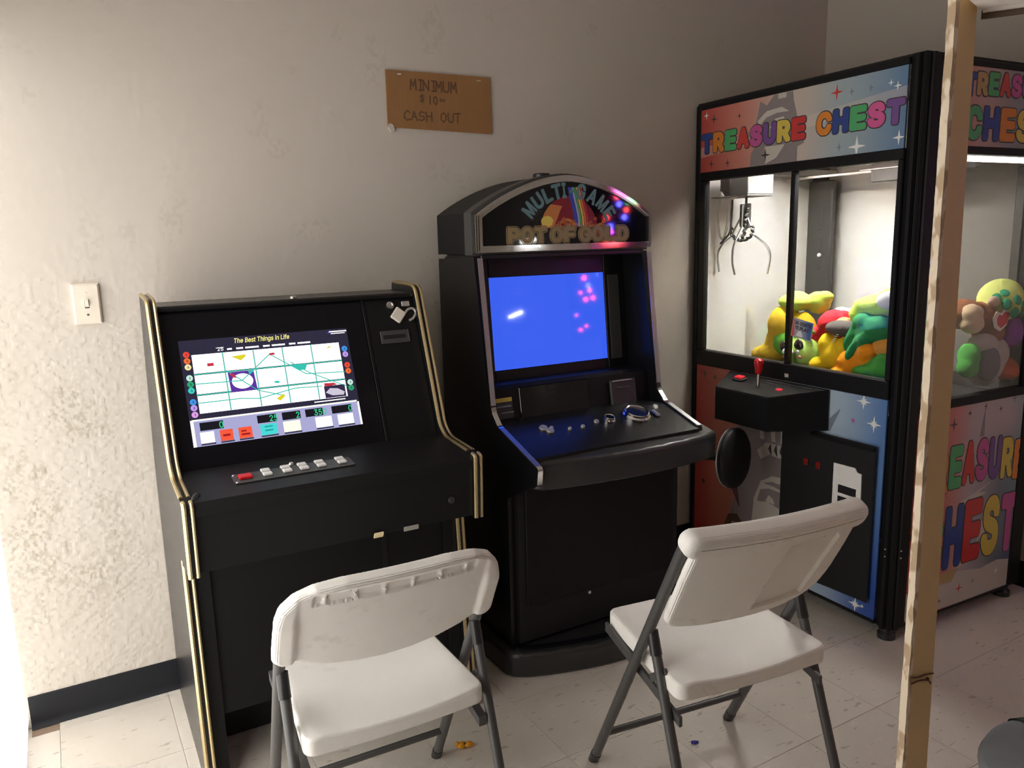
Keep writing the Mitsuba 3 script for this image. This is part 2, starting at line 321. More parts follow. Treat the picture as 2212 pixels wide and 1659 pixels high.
# ------------------------------------------------------------------ left gaming cabinet
FA = frame([.214, -.01, 0], -.0138)
A = thing('gaming_cabinet', 'black gaming cabinet with gold edge trim and a lit reel game screen', 'gaming cabinet')
WA = .785
prof = [(0, 0), (0, .76), (-.116, 1.285), (-.150, 1.2865)]+[tuple(q) for q in fillet([(-.22, 1.285), (-.304, 1.2806), (-.452, .868), (-.495, .838), (-.678, .826), (-.690, .800), (-.682, .640)], .03, 5)[1:]]+[(-.560, .632), (-.548, .622), (-.600, 0)]
profp = Polygon(prof)
for u in (0, WA-.024): obj('side_panel', ext_x(profp, u, u+.024), 'black_laminate', A, fr=FA, smooth=20)
def trim(path, name, label=None):
    for u in (0, WA-.024):
        p3 = lambda uu: np.array([(uu, a, b) for a, b in path])
        k = obj(name, cat(tube(p3(u+.0035), .0056, 8), tube(p3(u+.0205), .0050, 8)), 'gold_trim', A, fr=FA, smooth=40, label='gold double bead edge trim')
def off(pts, dd):
    p = np.asarray(pts, float); t = np.gradient(p, axis=0); t /= np.linalg.norm(t, axis=1, keepdims=True)
    return p+np.stack([t[:, 1], -t[:, 0]], 1)*dd
trim(off(fillet([(-.126, 1.287), (-.304, 1.2806), (-.452, .868), (-.495, .838), (-.64, .829)], .028, 6), -.0015), 'edge_trim')
trim(off(fillet([(-.668, .827), (-.689, .824), (-.688, .800), (-.682, .640)], .016, 5), -.0015), 'edge_trim')
trim(off([(-.549, .640), (-.575, .30), (-.600, .002)], -.0015), 'edge_trim')
I0, I1 = .0242, WA-.0242
obj('back_board', ext_x([(-.02, .05), (-.02, .755), (-.132, 1.262), (-.144, 1.262), (-.034, .755), (-.034, .05)], I0, I1), 'black_matte', A, fr=FA)
obj('top_board', ext_x([(-.135, 1.262), (-.292, 1.2605), (-.298, 1.256), (-.298, 1.248), (-.292, 1.244), (-.28, 1.244), (-.135, 1.246)], I0, I1), 'black_laminate', A, fr=FA, smooth=20)
obj('cam_lock', moved(lathe([(0, 0), (.011, 0), (.011, .004), (.006, .007), (0, .006)], 16), frame([.398, -.262, 1.2612])), 'brushed_metal', A, fr=FA)
DA = FA @ basis([0, -.282, 1.243], [1, 0, 0], [0, .155, .40])      # display plane: x right, y up, z out
obj('display_glass', bx(.0245, .594, -.455, .0, -.008, 0, .0015), 'display_black', A, fr=DA, label='black glass front around the screen')
obj('divider_strip', bx(.5945, .604, -.455, .0, -.008, .003, .001), 'black_satin', A, fr=DA)
dp = obj('side_door', bx(.6045, I1, -.455, .0, -.008, .001, .0015), 'black_satin', A, fr=DA, label='black panel with a bill slot')
obj('lock_ring', moved(lathe([(.006, 0), (.012, 0), (.012, .005), (.008, .006), (.006, .004), (0, .004)], 20), frame([.684, -.022, .001])), 'brushed_metal', dp, fr=DA)
obj('hasp', bx(.722, .748, -.028, -.012, .001, .006, .001), 'dull_silver', dp, fr=DA)
obj('bill_slot', cat(bx(.636, .728, -.142, -.102, .001, .005, .001), bx(.650, .727, -.104, -.102, .005, .006, .0004), bx(.725, .728, -.138, -.102, .005, .0062, .0004)), 'charcoal_plastic', dp, fr=DA)
obj('slot_mouth', bx(.644, .716, -.128, -.116, .0048, .0056, .0002), 'black_matte', dp, fr=DA)
# padlock hanging at the lock
PL = DA @ basis([.706, -.056, .0045], [math.cos(.72), -math.sin(.72), 0], [math.sin(.72), math.cos(.72), 0])
pk = thing('padlock', 'pale open padlock hanging at the top of the black side panel of the left cabinet', 'padlock')
obj('body', bx(-.020, .016, -.022, .020, -.003, .007, .003), 'padlock_body', pk, fr=PL)
obj('shackle', tube(spline([(.012, .012, .002), (.014, .034, .002), (.026, .046, .002), (.040, .040, .002), (.042, .020, .002), (.036, .006, .002)], 6), .0042, 10), 'dull_silver', pk, fr=PL)
# the screen picture: flat print that gives off light
SX, SY, SWd, SH = .068, -.082, .467, .293
def px(x, y): return (SX+x*SWd, SY-y*SH)
def pr(x0, y0, x1, y1): a, b = px(x0, y0), px(x1, y1); return sbox(min(a[0], b[0]), min(a[1], b[1]), max(a[0], b[0]), max(a[1], b[1]))
sc = obj('screen', bx(SX, SX+SWd, SY-SH, SY, 0, .0012, .0004), 'black_gloss', A, fr=DA, emit=(.020, .018, .042), w=.3, smooth=False, label='lit screen with a reel game')
def lit(name, geoms, c, z=.0014, w=.15, label=None):
    obj(name, ext(unary_union(geoms), z-.0002, z+.0002), 'black_gloss', sc, fr=DA, emit=c, w=w, smooth=False, label=label)
WHT = (1.25, 1.28, 1.30)
gx = [.062, .232, .408, .578, .757, .938]; gy = [.140, .404, .585, .702]
gx = [.058, .233, .408, .580, .757, .938]
rows = [(.140, .325), (.335, .520), (.530, .702)]
cells = [(i, r) for i in range(5) for r in range(3)]
for i, r in cells:
    lit('reel_cell', [pr(gx[i]+.003, rows[r][0]+.003, gx[i+1]-.003, rows[r][1]-.003)], WHT, w=.2)
lit('grid_lines', [pr(gx[0], .326, gx[5], .334), pr(gx[0], .521, gx[5], .529)]+[pr(g-.0022, .140, g+.0022, .702) for g in gx[1:-1]], (.05, .55, .42), .0013)
lines = [LineString([px(.06, .42), px(.32, .43), px(.50, .20), px(.70, .43), px(.94, .45)]), LineString([px(.06, .60), px(.30, .60), px(.40, .62), px(.62, .56), px(.78, .57)]), LineString([px(.24, .32), px(.40, .54), px(.55, .62)]), LineString([px(.62, .30), px(.72, .42), px(.94, .60)])]
lit('win_lines', [l.buffer(.0011) for l in lines], (.02, .50, .36), .0017)
lit('purple_symbol', [Polygon([px(.245, .34), px(.392, .34), px(.40, .53), px(.25, .53)]).difference(affinity.scale(Point(px(.322, .435)).buffer(.03), .95, .72))], (.10, .03, .33), .0016)
for g_ in [pr(.14, .235, .175, .262), pr(.50, .19, .53, .21), Polygon([px(.25, .35), px(.28, .36), px(.29, .40), px(.27, .39)]), Polygon([px(.80, .545), px(.86, .55), px(.88, .57), px(.80, .58)])]: lit('red_mark', [g_], (.55, .03, .05), .0018)
for g_ in [Polygon([px(.28, .19), px(.36, .18), px(.36, .20), px(.33, .235)]), Polygon([px(.845, .20), px(.875, .17), px(.88, .185)]), Polygon([px(.50, .64), px(.545, .60), px(.55, .63), px(.52, .665)])]: lit('yellow_mark', [g_], (.75, .66, .02), .0018)
for g_ in [Polygon([px(.615, .335), px(.715, .335), px(.70, .385), px(.66, .39)]), Polygon([px(.50, .47), px(.53, .47), px(.535, .49), px(.51, .49)]), Polygon([px(.36, .345), px(.40, .34), px(.37, .38)])]: lit('teal_mark', [g_], (.03, .55, .45), .0018)
lit('car_picture', [pr(.795, .575, .925, .695)], (.03, .02, .06), .0017)
lit('car_shape', [Polygon([px(.80, .64), px(.83, .60), px(.88, .61), px(.92, .65), px(.91, .68), px(.84, .675)])], (.62, .58, .70), .0019)
lit('title', [affinity.translate(affinity.scale(affinity.skew(glyph('The Best Things in Life', .013), 12), .80, 1.0, origin=(0, 0)), *px(.305, .062))], (1.0, .92, .28), .0016, label='yellow title line')
lit('white_text', [affinity.translate(glyph('25', .010), *px(.205, .125)), pr(.20, .092, .245, .098)], (1.0, .98, 1.0), .0016, w=.04)
for k, x in enumerate(np.arange(.262, .75, .052)): lit('white_text', [pr(x, .106, x+.028+.012*((k*7) % 3), .124)], (1.0, .98, 1.0), .0016, w=.02)
for q in ((.885, .020, .998, .034), (.895, .042, .985, .052), (.72, .716, .916, .728)): lit('white_text', [pr(*q)], (1.0, .98, 1.0), .0016, w=.02)
lit('blue_arrow', [Polygon([px(.873, .037), px(.893, .008), px(.893, .040)])], (.10, .10, .55), .0016)
BALL = {'red': (.85, .06, .03), 'orange': (.90, .16, .03), 'cream': (.90, .78, .40), 'mint': (.55, .85, .72), 'green': (.02, .38, .15), 'aqua': (.04, .62, .52), 'azure': (.05, .30, .80), 'lilac': (.55, .32, .85), 'rose': (.75, .35, .80)}
for xs, ys, cols in ((.034, (.136, .196, .255, .358, .418, .476, .584, .640, .702), ('red', 'orange', 'cream', 'mint', 'green', 'aqua', 'azure', 'lilac', 'rose')), (.965, (.213, .271, .382, .444, .561, .618), ('azure', 'lilac', 'red', 'orange', 'mint', 'green'))):
    for y, c in zip(ys, cols):
        p = px(xs, y); disc = Point(p).buffer(.0085, quad_segs=6)
        lit('line_ball', [disc.difference(glyph_n) for glyph_n in [affinity.translate(affinity.scale(glyph('8', .006), .8, 1), p[0]-.002, p[1]-.003)]], BALL[c], .0016, w=.05)
pan = unary_union([pr(.004, .775, .996, 1.0), pr(.02, .752, .98, .80)])
lit('button_bar', [pan], (.40, .40, .66), .0014, w=.2)
lit('bar_edge', [pr(.002, .752, .02, 1.0), pr(.012, .748, .985, .765), pr(.985, .765, .998, 1.0)], (1.0, .98, .92), .0016)
for x0, x1 in ((.05, .178), (.370, .480), (.515, .624), (.655, .762), (.818, .945)): lit('number_box', [pr(x0, .783, x1, .857)], (.004, .004, .008), .0017, w=.02)
for tx, x in (('0', .150), ('25', .432), ('2', .592), ('350', .698), ('0', .918)):
    lit('green_number', [affinity.translate(affinity.scale(glyph(tx, .0165), .85, 1), *px(x, .850))], (.03, .62, .28), .0019, w=.05)
for k, (x0, x1, c) in enumerate(((.045, .121, (1.2, 1.2, 1.25)), (.153, .224, (.95, .10, .04)), (.256, .331, (.95, .10, .04)), (.380, .476, (.06, .70, .68)), (.514, .616, (1.1, 1.05, .85)), (.708, .810, (1.2, 1.2, 1.2)), (.847, .946, (1.2, 1.2, 1.2)))):
    lit('screen_button', [pr(x0, .872, x1, .975)], c, .0017, w=.08)
    lit('button_shadow', [pr(x0, .977, x1+.004, .992)], (.05, .05, .09), .0017, w=.03)
lit('button_text', [pr(.168, .915, .208, .935), pr(.270, .900, .300, .915), pr(.270, .930, .318, .948)], (.35, .01, .01), .0021, w=.03)
lit('button_text', [pr(.405, .890, .452, .903), pr(.405, .925, .452, .940)], (.01, .35, .34), .0021, w=.03)
# control shelf, buttons, front
obj('control_shelf', ext_x([(-.455, .842), (-.672, .8225), (-.684, .812), (-.684, .79), (-.46, .80)], I0, I1), 'black_satin', A, fr=FA, smooth=20)
CA = FA @ basis([0, -.461, .8422], [1, 0, 0], [0, .212, .019])   # y up the shelf, away from the front
bp = obj('button_plate', ext(rounded(.136, -.143, .447, -.079, .006), 0, .0025), 'charcoal_plastic', A, fr=CA, label='grey strip with a row of push buttons')
obj('push_button', bx(.150, .183, -.124, -.098, .0025, .010, .002), 'red_button', bp, fr=CA, label='red push button')
for i, u in enumerate((.221, .272, .316, .362, .418)):
    for j, y in enumerate((-.116, -.090)):
        obj('push_button', bx(u-.012, u+.012, y-.0095, y+.0095, .0025, .009, .002), 'white_button', bp, fr=CA)
obj('plate_screw', moved(lathe([(0, 0), (.004, 0), (.003, .002), (0, .0025)], 10), frame([.142, -.085, .0025])), 'brushed_metal', bp, fr=CA)
obj('plate_screw', moved(lathe([(0, 0), (.004, 0), (.003, .002), (0, .0025)], 10), frame([.142, -.137, .0025])), 'brushed_metal', bp, fr=CA)
obj('shelf_lock', moved(lathe([(0, 0), (.008, 0), (.008, .004), (.005, .008), (0, .008)], 16), frame([.293, -.070, 0])), 'chrome', A, fr=CA)
obj('peeling_edge', tube(spline([(.026, -.20, .0005), (.030, -.19, .006), (.040, -.176, .008), (.048, -.17, .001)], 4), .003, 6, .4), 'charcoal_plastic', A, fr=CA)
obj('front_fascia', ext_x([(-.66, .7895), (-.676, .7895), (-.670, .646), (-.654, .640), (-.57, .640), (-.57, .652), (-.648, .652)], I0, I1), 'black_satin', A, fr=FA, smooth=20)
obj('fascia_lock', moved(lathe([(0, 0), (.011, 0), (.010, .003), (.006, .005), (0, .004)], 16), basis([.692, -.6745, .705], [1, 0, 0], [0, 0, 1])), 'black_plastic', A, fr=FA)
for u0, u1 in ((I0, .062), (I1-.038, I1)): obj('door_stile', ext_x([(-.542, .625), (-.566, .004), (-.53, .004), (-.51, .625)], u0, u1), 'black_satin', A, fr=FA)
ld = obj('lower_door', ext_x([(-.530, .622), (-.545, .19), (-.527, .19), (-.512, .622)], .0625, I1-.0385), 'black_satin', A, fr=FA, label='black lower door')
obj('cash_hatch', ext_x([(-.5305, .602), (-.5425, .225), (-.5395, .225), (-.5275, .602)], .245, .528), 'black_gloss', ld, fr=FA)
obj('hatch_strip', ext_x([(-.534, .606), (-.5475, .2), (-.54, .2), (-.528, .606)], .530, .546), 'black_laminate', ld, fr=FA)
obj('latch_plate', ext_x([(-.6705, .642), (-.6725, .655), (-.676, .655), (-.6745, .642)], .548, .590), 'dull_silver', A, fr=FA, label='small silver latch plate')
obj('toe_board', bx(.0245, I1, -.36, -.345, .004, .19), 'black_matte', A, fr=FA)
ps = thing('paper_scrap', 'small pale yellow paper scrap stuck at the bottom edge of the left cabinet\'s front', 'paper')
obj('sheet', ext_x([(-.672, .640), (-.680, .650), (-.679, .657), (-.676, .651), (-.671, .643)], .462, .488), 'paper_yellow', ps, fr=FA, smooth=False)

# ------------------------------------------------------------------ middle cabinet with the arched top
FB = frame([1.187, -.05, 0], -.0076)
B = thing('arcade_cabinet', 'tall black arcade cabinet with an arched lettered top and a plain blue screen', 'arcade cabinet')
WB = .71
bprof = [(0, .02), (0, 1.352), (-.270, 1.362)]+[tuple(q) for q in fillet([(-.290, 1.362), (-.352, .862), (-.395, .824), (-.628, .748), (-.640, .735), (-.634, .690)], .03, 5)[1:]]+[(-.56, .655), (-.455, .60), (-.455, .02)]
bprof2 = [(0, .02), (0, 1.352), (-.270, 1.362)]+[tuple(q) for q in fillet([(-.290, 1.362), (-.352, .862), (-.395, .824), (-.572, .767), (-.578, .755), (-.574, .690)], .03, 5)[1:]]+[(-.50, .655), (-.455, .60), (-.455, .02)]
for u, q in ((0, bprof), (WB-.022, bprof2)): obj('side_panel', ext_x(q, u, u+.022), 'black_laminate', B, fr=FB, smooth=20)
def strip_x(path, u0, u1, th):
    a = np.asarray(path); b = off(path, th); return ext_x([tuple(q) for q in a]+[tuple(q) for q in b[::-1]], u0, u1)
for u in (-.001, WB-.021):
    for pth in (([(-.2965, 1.357), (-.358, .885)], [tuple(q) for q in fillet([(-.3585, .880), (-.362, .862), (-.398, .826), (-.412, .821)], .02, 6)], [(-.414, .8205), (-.63, .7495)] if u < .1 else [(-.414, .8205), (-.574, .7675)])+([tuple(q) for q in fillet([(-.632, .749), (-.643, .741), (-.637, .692)], .008, 4)],)[:1 if u < .1 else 0]):
        obj('silver_trim', strip_x(pth, u+.002, u+.020, -.003), 'silver_trim' if len(pth) < 3 else 'chrome', B, fr=FB, smooth=40, label='silver edge strip')
obj('back_board', bx(.0225, WB-.0225, -.02, -.004, .02, 1.36), 'black_matte', B, fr=FB)
# arched hood
def arch(u0, u1, z0, zs, za, n=28, flat=.0):
    c, h, s = (u0+u1)/2, (u1-u0)/2, za-zs
    pts = [(u0, z0), (u0, zs)]
    for t in np.linspace(-1, 1, n)[1:-1]:
        circ = (math.sqrt(max(0, 1-(t*.93)**2))-math.sqrt(1-.93**2))/(1-math.sqrt(1-.93**2))
        quad = 1-abs(t)**1.75
        pts.append((c+h*t, zs+s*(.15*circ+.85*quad)))
    return pts+[(u1, zs), (u1, z0)]
outer = Polygon(arch(.0, WB, 1.368, 1.500, 1.625))
obj('hood', ext_y(outer, -.215, 0), 'black_satin', B, fr=FB, smooth=30, label='arched top box')
obj('hood_collar', ext_y(outer.buffer(.003), -.268, -.2155), 'charcoal_plastic', B, fr=FB, smooth=30)
mqo = Polygon(arch(.004, WB+.006, 1.3735, 1.494, 1.622)); mqi = mqo.buffer(-.021)
def rim(o, i, y0, y1):          # bevelled frame: outer outline at the back, inner at the front
    return ext_y(o.difference(i), y0, y1)
fr_in = mqo.buffer(-.011)
obj('chrome_frame', cat(rim(mqo, mqi, -.285, -.2685), rim(mqo.buffer(-.003), mqi.buffer(.001), -.2925, -.285), rim(mqo.buffer(-.007), mqi.buffer(.004), -.297, -.2925)), 'chrome', B, fr=FB, smooth=25, label='chrome frame around the marquee')
mq = obj('marquee', ext_y(mqi.buffer(.0005), -.282, -.2686), 'black_gloss', B, fr=FB, smooth=False, label='dark marquee with rainbow picture and lettering')
MQ = FB @ basis([0, -.2822, 0], [1, 0, 0], [0, 0, 1])
def mprint(name, g, ink, z=.0003, label=None): obj(name, ext(g, 0, z), 'ink_'+ink, mq, fr=MQ, smooth=False, label=label)
def mxy(px_, py_):                 # from the photograph's zoom to the marquee plane (u, z)
    return (.037+(px_-110)/1950*.655, 1.395+(940-py_)/760*.205)
sun_c = (.365, 1.435); 
half = Point(sun_c).buffer(.118, quad_segs=16).intersection(sbox(0, 1.448, 1, 2))
mprint('dark_glow', half, 'darkred', .0002)
mprint('red_glow', Point(sun_c).buffer(.118, quad_segs=16).intersection(Polygon([(.25, 1.448), (.30, 1.448), (.335, 1.52), (.27, 1.53)])), 'coin', .0003)
mprint('yellow_glow', affinity.scale(Point((.275, 1.470)).buffer(.024), 1.0, .75).intersection(sbox(0, 1.452, 1, 1.6)), 'lightyellow', .0004)
for k, (ink, o) in enumerate((('blue', -.026), ('sky', -.014), ('green', -.006), ('lightyellow', .003), ('orange', .012), ('crimson', .021))):
    a = np.array([(.385, 1.582), (.392, 1.550), (.402, 1.515), (.410, 1.480), (.412, 1.452)]); w = .0105 if ink == 'blue' else .0062
    a = spline(a, 5); mprint('rainbow_band', Polygon([(q[0]+o-w+.01, q[1]) for q in a]+[(q[0]+o+w+.004, q[1]) for q in a[::-1]]).intersection(mqi), ink, .0005+.00005*k)
rnd = random.Random(3)
coins = []
for k in range(46):
    if k < 30: x = rnd.uniform(.300, .395); z = 1.452+rnd.random()*(.030-abs(x-.345)*.35)
    else: x = rnd.uniform(.425, .520); z = 1.452+rnd.random()*(.026-abs(x-.475)*.35)
    coins.append(affinity.scale(Point(x, z).buffer(.006, quad_segs=4), 1, .75).difference(affinity.scale(Point(x, z).buffer(.0042, quad_segs=3), 1, .6)))
mprint('coin_heap', unary_union(coins).intersection(mqi), 'coin', .0009, 'heap of orange coins')
# curved word
for ch, ang in zip('MULTI-GAME', (-58, -42, -28, -15.5, -6.5, 3, 15, 31, 47, 63)):
    a = math.radians(ang); R = .148; h = .046
    g = glyph(ch, h, .04); b = g.bounds; wd = min(1.0, .036/(b[2]-b[0])*(.45 if ch in 'I-' else 1.05))
    g = affinity.translate(g, -(b[0]+b[2])/2, 0); g = affinity.scale(g, wd, 1, origin=(0, 0))
    g = affinity.rotate(g, -ang*.92, origin=(0, 0)); g = affinity.translate(g, sun_c[0]+1.12*R*math.sin(a), sun_c[1]-.004+.80*R*math.cos(a)+.0)
    mprint('letter', g.intersection(mqi), 'teal', .0012)
x = .118
for wd, chs in ((.155, 'POT'), (.105, 'OF'), (.215, 'GOLD')):
    n = len(chs)
    for i, ch in enumerate(chs):
        a0 = x+wd/n*i; g = fit_glyph(ch, a0+.004, a0+wd/n-.003, 1.400, 1.451, .05)
        mprint('letter', unary_union([g.buffer(.006).difference(g.buffer(.0035)), g.buffer(.0015)]).intersection(mqi), 'gold', .0013+.00002*i)
    x += wd+.012
obj('hood_cap', moved(lathe([(0, 0), (.031, 0), (.031, .022), (.028, .026), (0, .027)], 24), frame([.385, -.075, 1.618])), 'black_plastic', B, fr=FB, label='black round cap on the hood')
# recess: bezel, screen, lower panel
J0, J1 = .0225, WB-.0225
obj('recess_roof', bx(J0, J1, -.28, -.02, 1.352, 1.3675), 'black_laminate', B, fr=FB)
SB = FB @ basis([0, -.170, 1.125], [1, 0, 0], [0, .03, .32])
obj('bezel', cat([bx(J0, .1125, -.20, .235, -.012, .004), bx(.5985, J1, -.20, .235, -.012, .004), bx(.1125, .5985, .161, .235, -.012, .004), bx(.1125, .5985, -.20, -.161, -.012, .004)]), 'black_laminate', B, fr=SB)
for u0, u1 in ((.042, .100), (.612, .662)): obj('bezel_strip', bx(u0, u1, -.165, .150, .004, .007, .001), 'charcoal_plastic', B, fr=SB)
obj('screen', bx(.112, .599, -.1615, .1615, -.010, -.002, .0), 'black_gloss', B, fr=SB, emit=(.040, .115, .86), w=2.0, smooth=False, label='plain glowing blue screen')
obj('slope_panel', ext_x([(-.185, .930), (-.290, .935), (-.305, .925), (-.325, .798), (-.185, .798)], J0, J1), 'black_satin', B, fr=FB, smooth=20)
LP = FB @ basis([0, -.3055, .925], [1, 0, 0], [0, .020, .127])
obj('display_plate', bx(.134, .415, -.108, -.002, 0, .004), 'black_gloss', B, fr=LP, label='dark rectangular plate')
ba = obj('bill_acceptor', bx(.505, .620, -.112, -.020, 0, .014, .004), 'black_plastic', B, fr=LP)
obj('acceptor_lip', bx(.512, .600, -.026, -.022, .014, .019, .001), 'dull_silver', ba, fr=LP)
obj('acceptor_lip', bx(.530, .590, -.052, -.047, .014, .018, .001), 'charcoal_plastic', ba, fr=LP)
obj('notice', bx(.040, .106, -.100, -.030, 0, .0012, .0003), 'black_plastic', B, fr=LP, label='small printed notice with a yellow band')
obj('notice_band', bx(.040, .104, -.044, -.030, .0012, .0018, .0002), 'ink_yellow', B+'__notice', fr=LP)
obj('notice_line', cat(bx(.046, .100, -.062, -.056, .0012, .0016, .0001), bx(.060, .108, -.082, -.078, .0012, .0016, .0001)), 'ink_slate', B+'__notice', fr=LP)
# control deck
obj('control_deck', ext_x([(-.325, .822), (-.40, .8165), (-.585, .758), (-.585, .70), (-.325, .70)], J0, J1), 'black_laminate', B, fr=FB, smooth=15)
CB = FB @ basis([0, -.40, .8168], [1, 0, 0], [0, .185, .0585])
def knob(name, u, d, r, h, m, label=None, ring=True):
    pr_ = [(0, 0), (r*1.15, 0), (r*1.15, h*.35), (r, h*.6), (r, h*.9), (r*.92, h), (r*.80, h*.86), (0, h*.80)] if ring else [(0, 0), (r, 0), (r*.9, h), (0, h)]
    obj(name, moved(lathe(pr_, 28), frame([u, d, 0])), m, B, fr=CB, smooth=30, label=label)
knob('round_button', .521, -.052, .044, .020, 'chrome', 'large chrome rimmed button')
knob('round_button', .404, -.054, .019, .016, 'chrome', 'medium chrome rimmed button')
for u, d, r in ((.352, -.052, .008), (.286, -.068, .0065), (.234, -.068, .006), (.150, -.038, .013), (.163, -.060, .012), (.176, -.046, .006)): knob('round_button', u, d, r, .007, 'dull_silver')
obj('coin_guide', bx(.588, .606, -.085, -.045, 0, .010, .003), 'brushed_metal', B, fr=CB)
bull = Polygon(spline([(.020, -.475), (.020, -.545), (.045, -.592), (.10, -.606), (.20, -.622), (.32, -.636), (.45, -.641), (.58, -.634), (.68, -.620), (.738, -.604), (.760, -.585), (.752, -.50)], 6))
def slab(p, z0, z1, r):
    pts = []
    for dd, z in ((-r, z1), (-r*.35, z1-r*.3), (0, z1-r), (0, z0+r*.6), (-r*.6, z0)):
        q = p.buffer(dd, quad_segs=4); pts += [(a, b, z) for a, b in q.exterior.coords]
    return Manifold.hull_points(np.array(pts))
bl = tm(slab(bull, .652, .742, .014))
bl.vertices[:, 2] += np.clip((bl.vertices[:, 1]+.60)*.25, 0, .05)*(bl.vertices[:, 2] > .70)
obj('arm_rest', bl, 'black_plastic', B, fr=FB, smooth=50, label='rounded black plastic front rest')
# lower box, base
obj('lower_front', ext_x([(-.325, .70), (-.475, .66), (-.475, .10), (-.455, .10), (-.455, .64), (-.325, .66)], J0, J1), 'black_matte', B, fr=FB)
ldr = obj('lower_door', bx(.05, WB-.05, -.482, -.4755, .225, .655), 'black_satin', B, fr=FB, label='black lower door')
obj('door_lock', moved(lathe([(0, 0), (.007, 0), (.006, .004), (0, .005)], 14), basis([.30, -.4755, .212], [1, 0, 0], [0, 0, 1])), 'brushed_metal', B, fr=FB)
base = Polygon(spline([(-.030, 0), (-.034, -.40), (-.030, -.478), (.02, -.525), (.12, -.562), (.24, -.592), (.36, -.605), (.50, -.598), (.62, -.570), (.71, -.520), (.738, -.470), (.740, -.40), (.738, 0)], 5))
obj('base', slab(base, .0, .085, .016), 'black_plastic', B, fr=FB, smooth=40, label='curved black base')
obj('base_rim', ext(base.buffer(-.03).difference(base.buffer(-.05)), .0852, .092), 'black_gloss', B, fr=FB)

# round black pad beside the middle cabinet
rp = thing('round_pad', 'round black padded disc on an arm beside the right front of the middle cabinet', 'pad')
RP = basis([2.172, -.545, .578], np.cross([0, 0, 1.0], [.30, -.95, .05]), np.cross([.30, -.95, .05], np.cross([0, 0, 1.0], [.30, -.95, .05])))
obj('cushion', moved(lathe([(0, .0), (.07, .0), (.102, -.004), (.113, -.012), (.116, -.022), (.112, -.032), (.10, -.036), (0, -.036)][::-1], 40), RP), 'black_matte', rp)
obj('rim_ring', moved(lathe([(.100, -.0362), (.114, -.0362), (.114, -.041), (.100, -.041), (.100, -.0362)][::-1], 40), RP), 'dull_silver', rp)
obj('arm', cat(tube([[2.155, -.505, .575], [2.05, -.40, .58], [1.912, -.35, .58]], .014, 10), bx(1.8995, 1.912, -.39, -.31, .54, .62)), 'black_matte', rp)

# ------------------------------------------------------------------ claw machine
N0 = np.array([2.3728, -1.0606, 0]); TH = .0458
FC = frame(N0, -TH)          # local: x into the machine, y along the front toward the back wall, z up
C = thing('claw_machine', 'tall black claw machine with bright glass cabin of plush toys in the right corner', 'claw machine')
E1, U1 = .755, 1.052
def cprint(u, z): return (-u, z)
CF = FC @ basis([0, 0, 0], [0, -1, 0], [0, 0, 1])      # front face: x = -u (to the right as seen), y = z, out = -x local
CR = FC @ basis([0, 0, 0], [1, 0, 0], [0, 0, 1])       # right face: x = e, y = z, out toward the camera
# corner posts
post = Polygon([(0.075, .062), (.012, .062)]+[(.044-.042*math.cos(t)*1.0, .040-.042*math.sin(t)) for t in np.linspace(.15, math.pi/2-.15, 7)]+[(.075, .0)])
post = unary_union([post, Polygon([(.004, .020), (-.006, .025), (-.006, .035), (.004, .040)]), Polygon([(.020, .004), (.024, -.006), (.034, -.006), (.040, .004)]), Polygon([(.012, .010), (.0, .006), (.006, 0), (.012, -.000), (.02, .01)])]).buffer(.0015)
obj('corner_post', ext(post, .045, 1.945), 'black_satin', C, fr=FC, smooth=30)
obj('corner_post', bx(.0, .045, 1.022, U1, .05, 1.94, .004), 'black_satin', C, fr=FC)
obj('corner_post', bx(E1-.075, E1, 0, .065, .05, 1.94, .004), 'black_satin', C, fr=FC)
obj('corner_post', bx(E1-.06, E1, U1-.06, U1, .05, 1.94, .004), 'black_satin', C, fr=FC)
for k, (du, z) in enumerate(((.022, .338), (.022, .312), (.048, .338), (.048, .312))):
    obj('post_screw', moved(trimesh.creation.icosphere(1, .0035), FC @ frame([-.0065 if k < 2 else .026, .03 if k < 2 else -.0065, z])), 'brushed_metal', C, smooth=True)
for e, u in ((.034, .034), (.034, U1-.05), (E1-.05, .034), (E1-.05, U1-.05)): obj('foot', lathe([(0, 0), (.030, 0), (.030, .018), (.022, .026), (.022, .0495), (0, .0495)], 20), 'black_plastic', C, fr=FC @ frame([e, u, 0]))
# rails of the frame, front
def bar(name, e0, e1, u0, u1, z0, z1, m='black_satin', r=.003): return obj(name, bx(e0, e1, u0, u1, z0, z1, r), m, C, fr=FC)
bar('frame_rail', .0, .04, .062, 1.0225, 1.920, 1.940); bar('frame_rail', .0, .04, .062, 1.0225, 1.634, 1.668); bar('frame_rail', -.002, .04, .062, 1.0225, .853, .918); bar('frame_rail', .0, .03, .062, 1.0225, .045, .057)
bar('mullion', .004, .03, .507, .527, .918, 1.634); bar('frame_rail', .0, .03, .062, .082, .918, 1.634); bar('frame_rail', .0, .03, .990, 1.0225, .918, 1.634)
bar('frame_rail', .074, E1-.074, 0, .04, 1.920, 1.940); bar('frame_rail', .074, E1-.074, 0, .04, 1.650, 1.674); bar('frame_rail', .074, E1-.074, -.002, .04, .808, .838); bar('frame_rail', .074, E1-.074, 0, .03, .045, .055)
obj('top_cover', bx(.01, E1, .01, U1, 1.940, 1.950), 'black_matte', C, fr=FC)
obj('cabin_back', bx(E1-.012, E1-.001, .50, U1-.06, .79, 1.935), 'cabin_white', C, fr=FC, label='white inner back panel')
obj('cabin_back', bx(E1-.012, E1-.001, .064, .4995, .79, 1.935), 'panel_grey', C, fr=FC, label='inner back panel, half coloured darker for lamp falloff')  # same back panel; lamp falloff put into the colour of this half
obj('cabin_post', bx(E1-.0745, E1-.0125, .0655, .105, .79, 1.63, .006), 'cabin_grey', C, fr=FC)
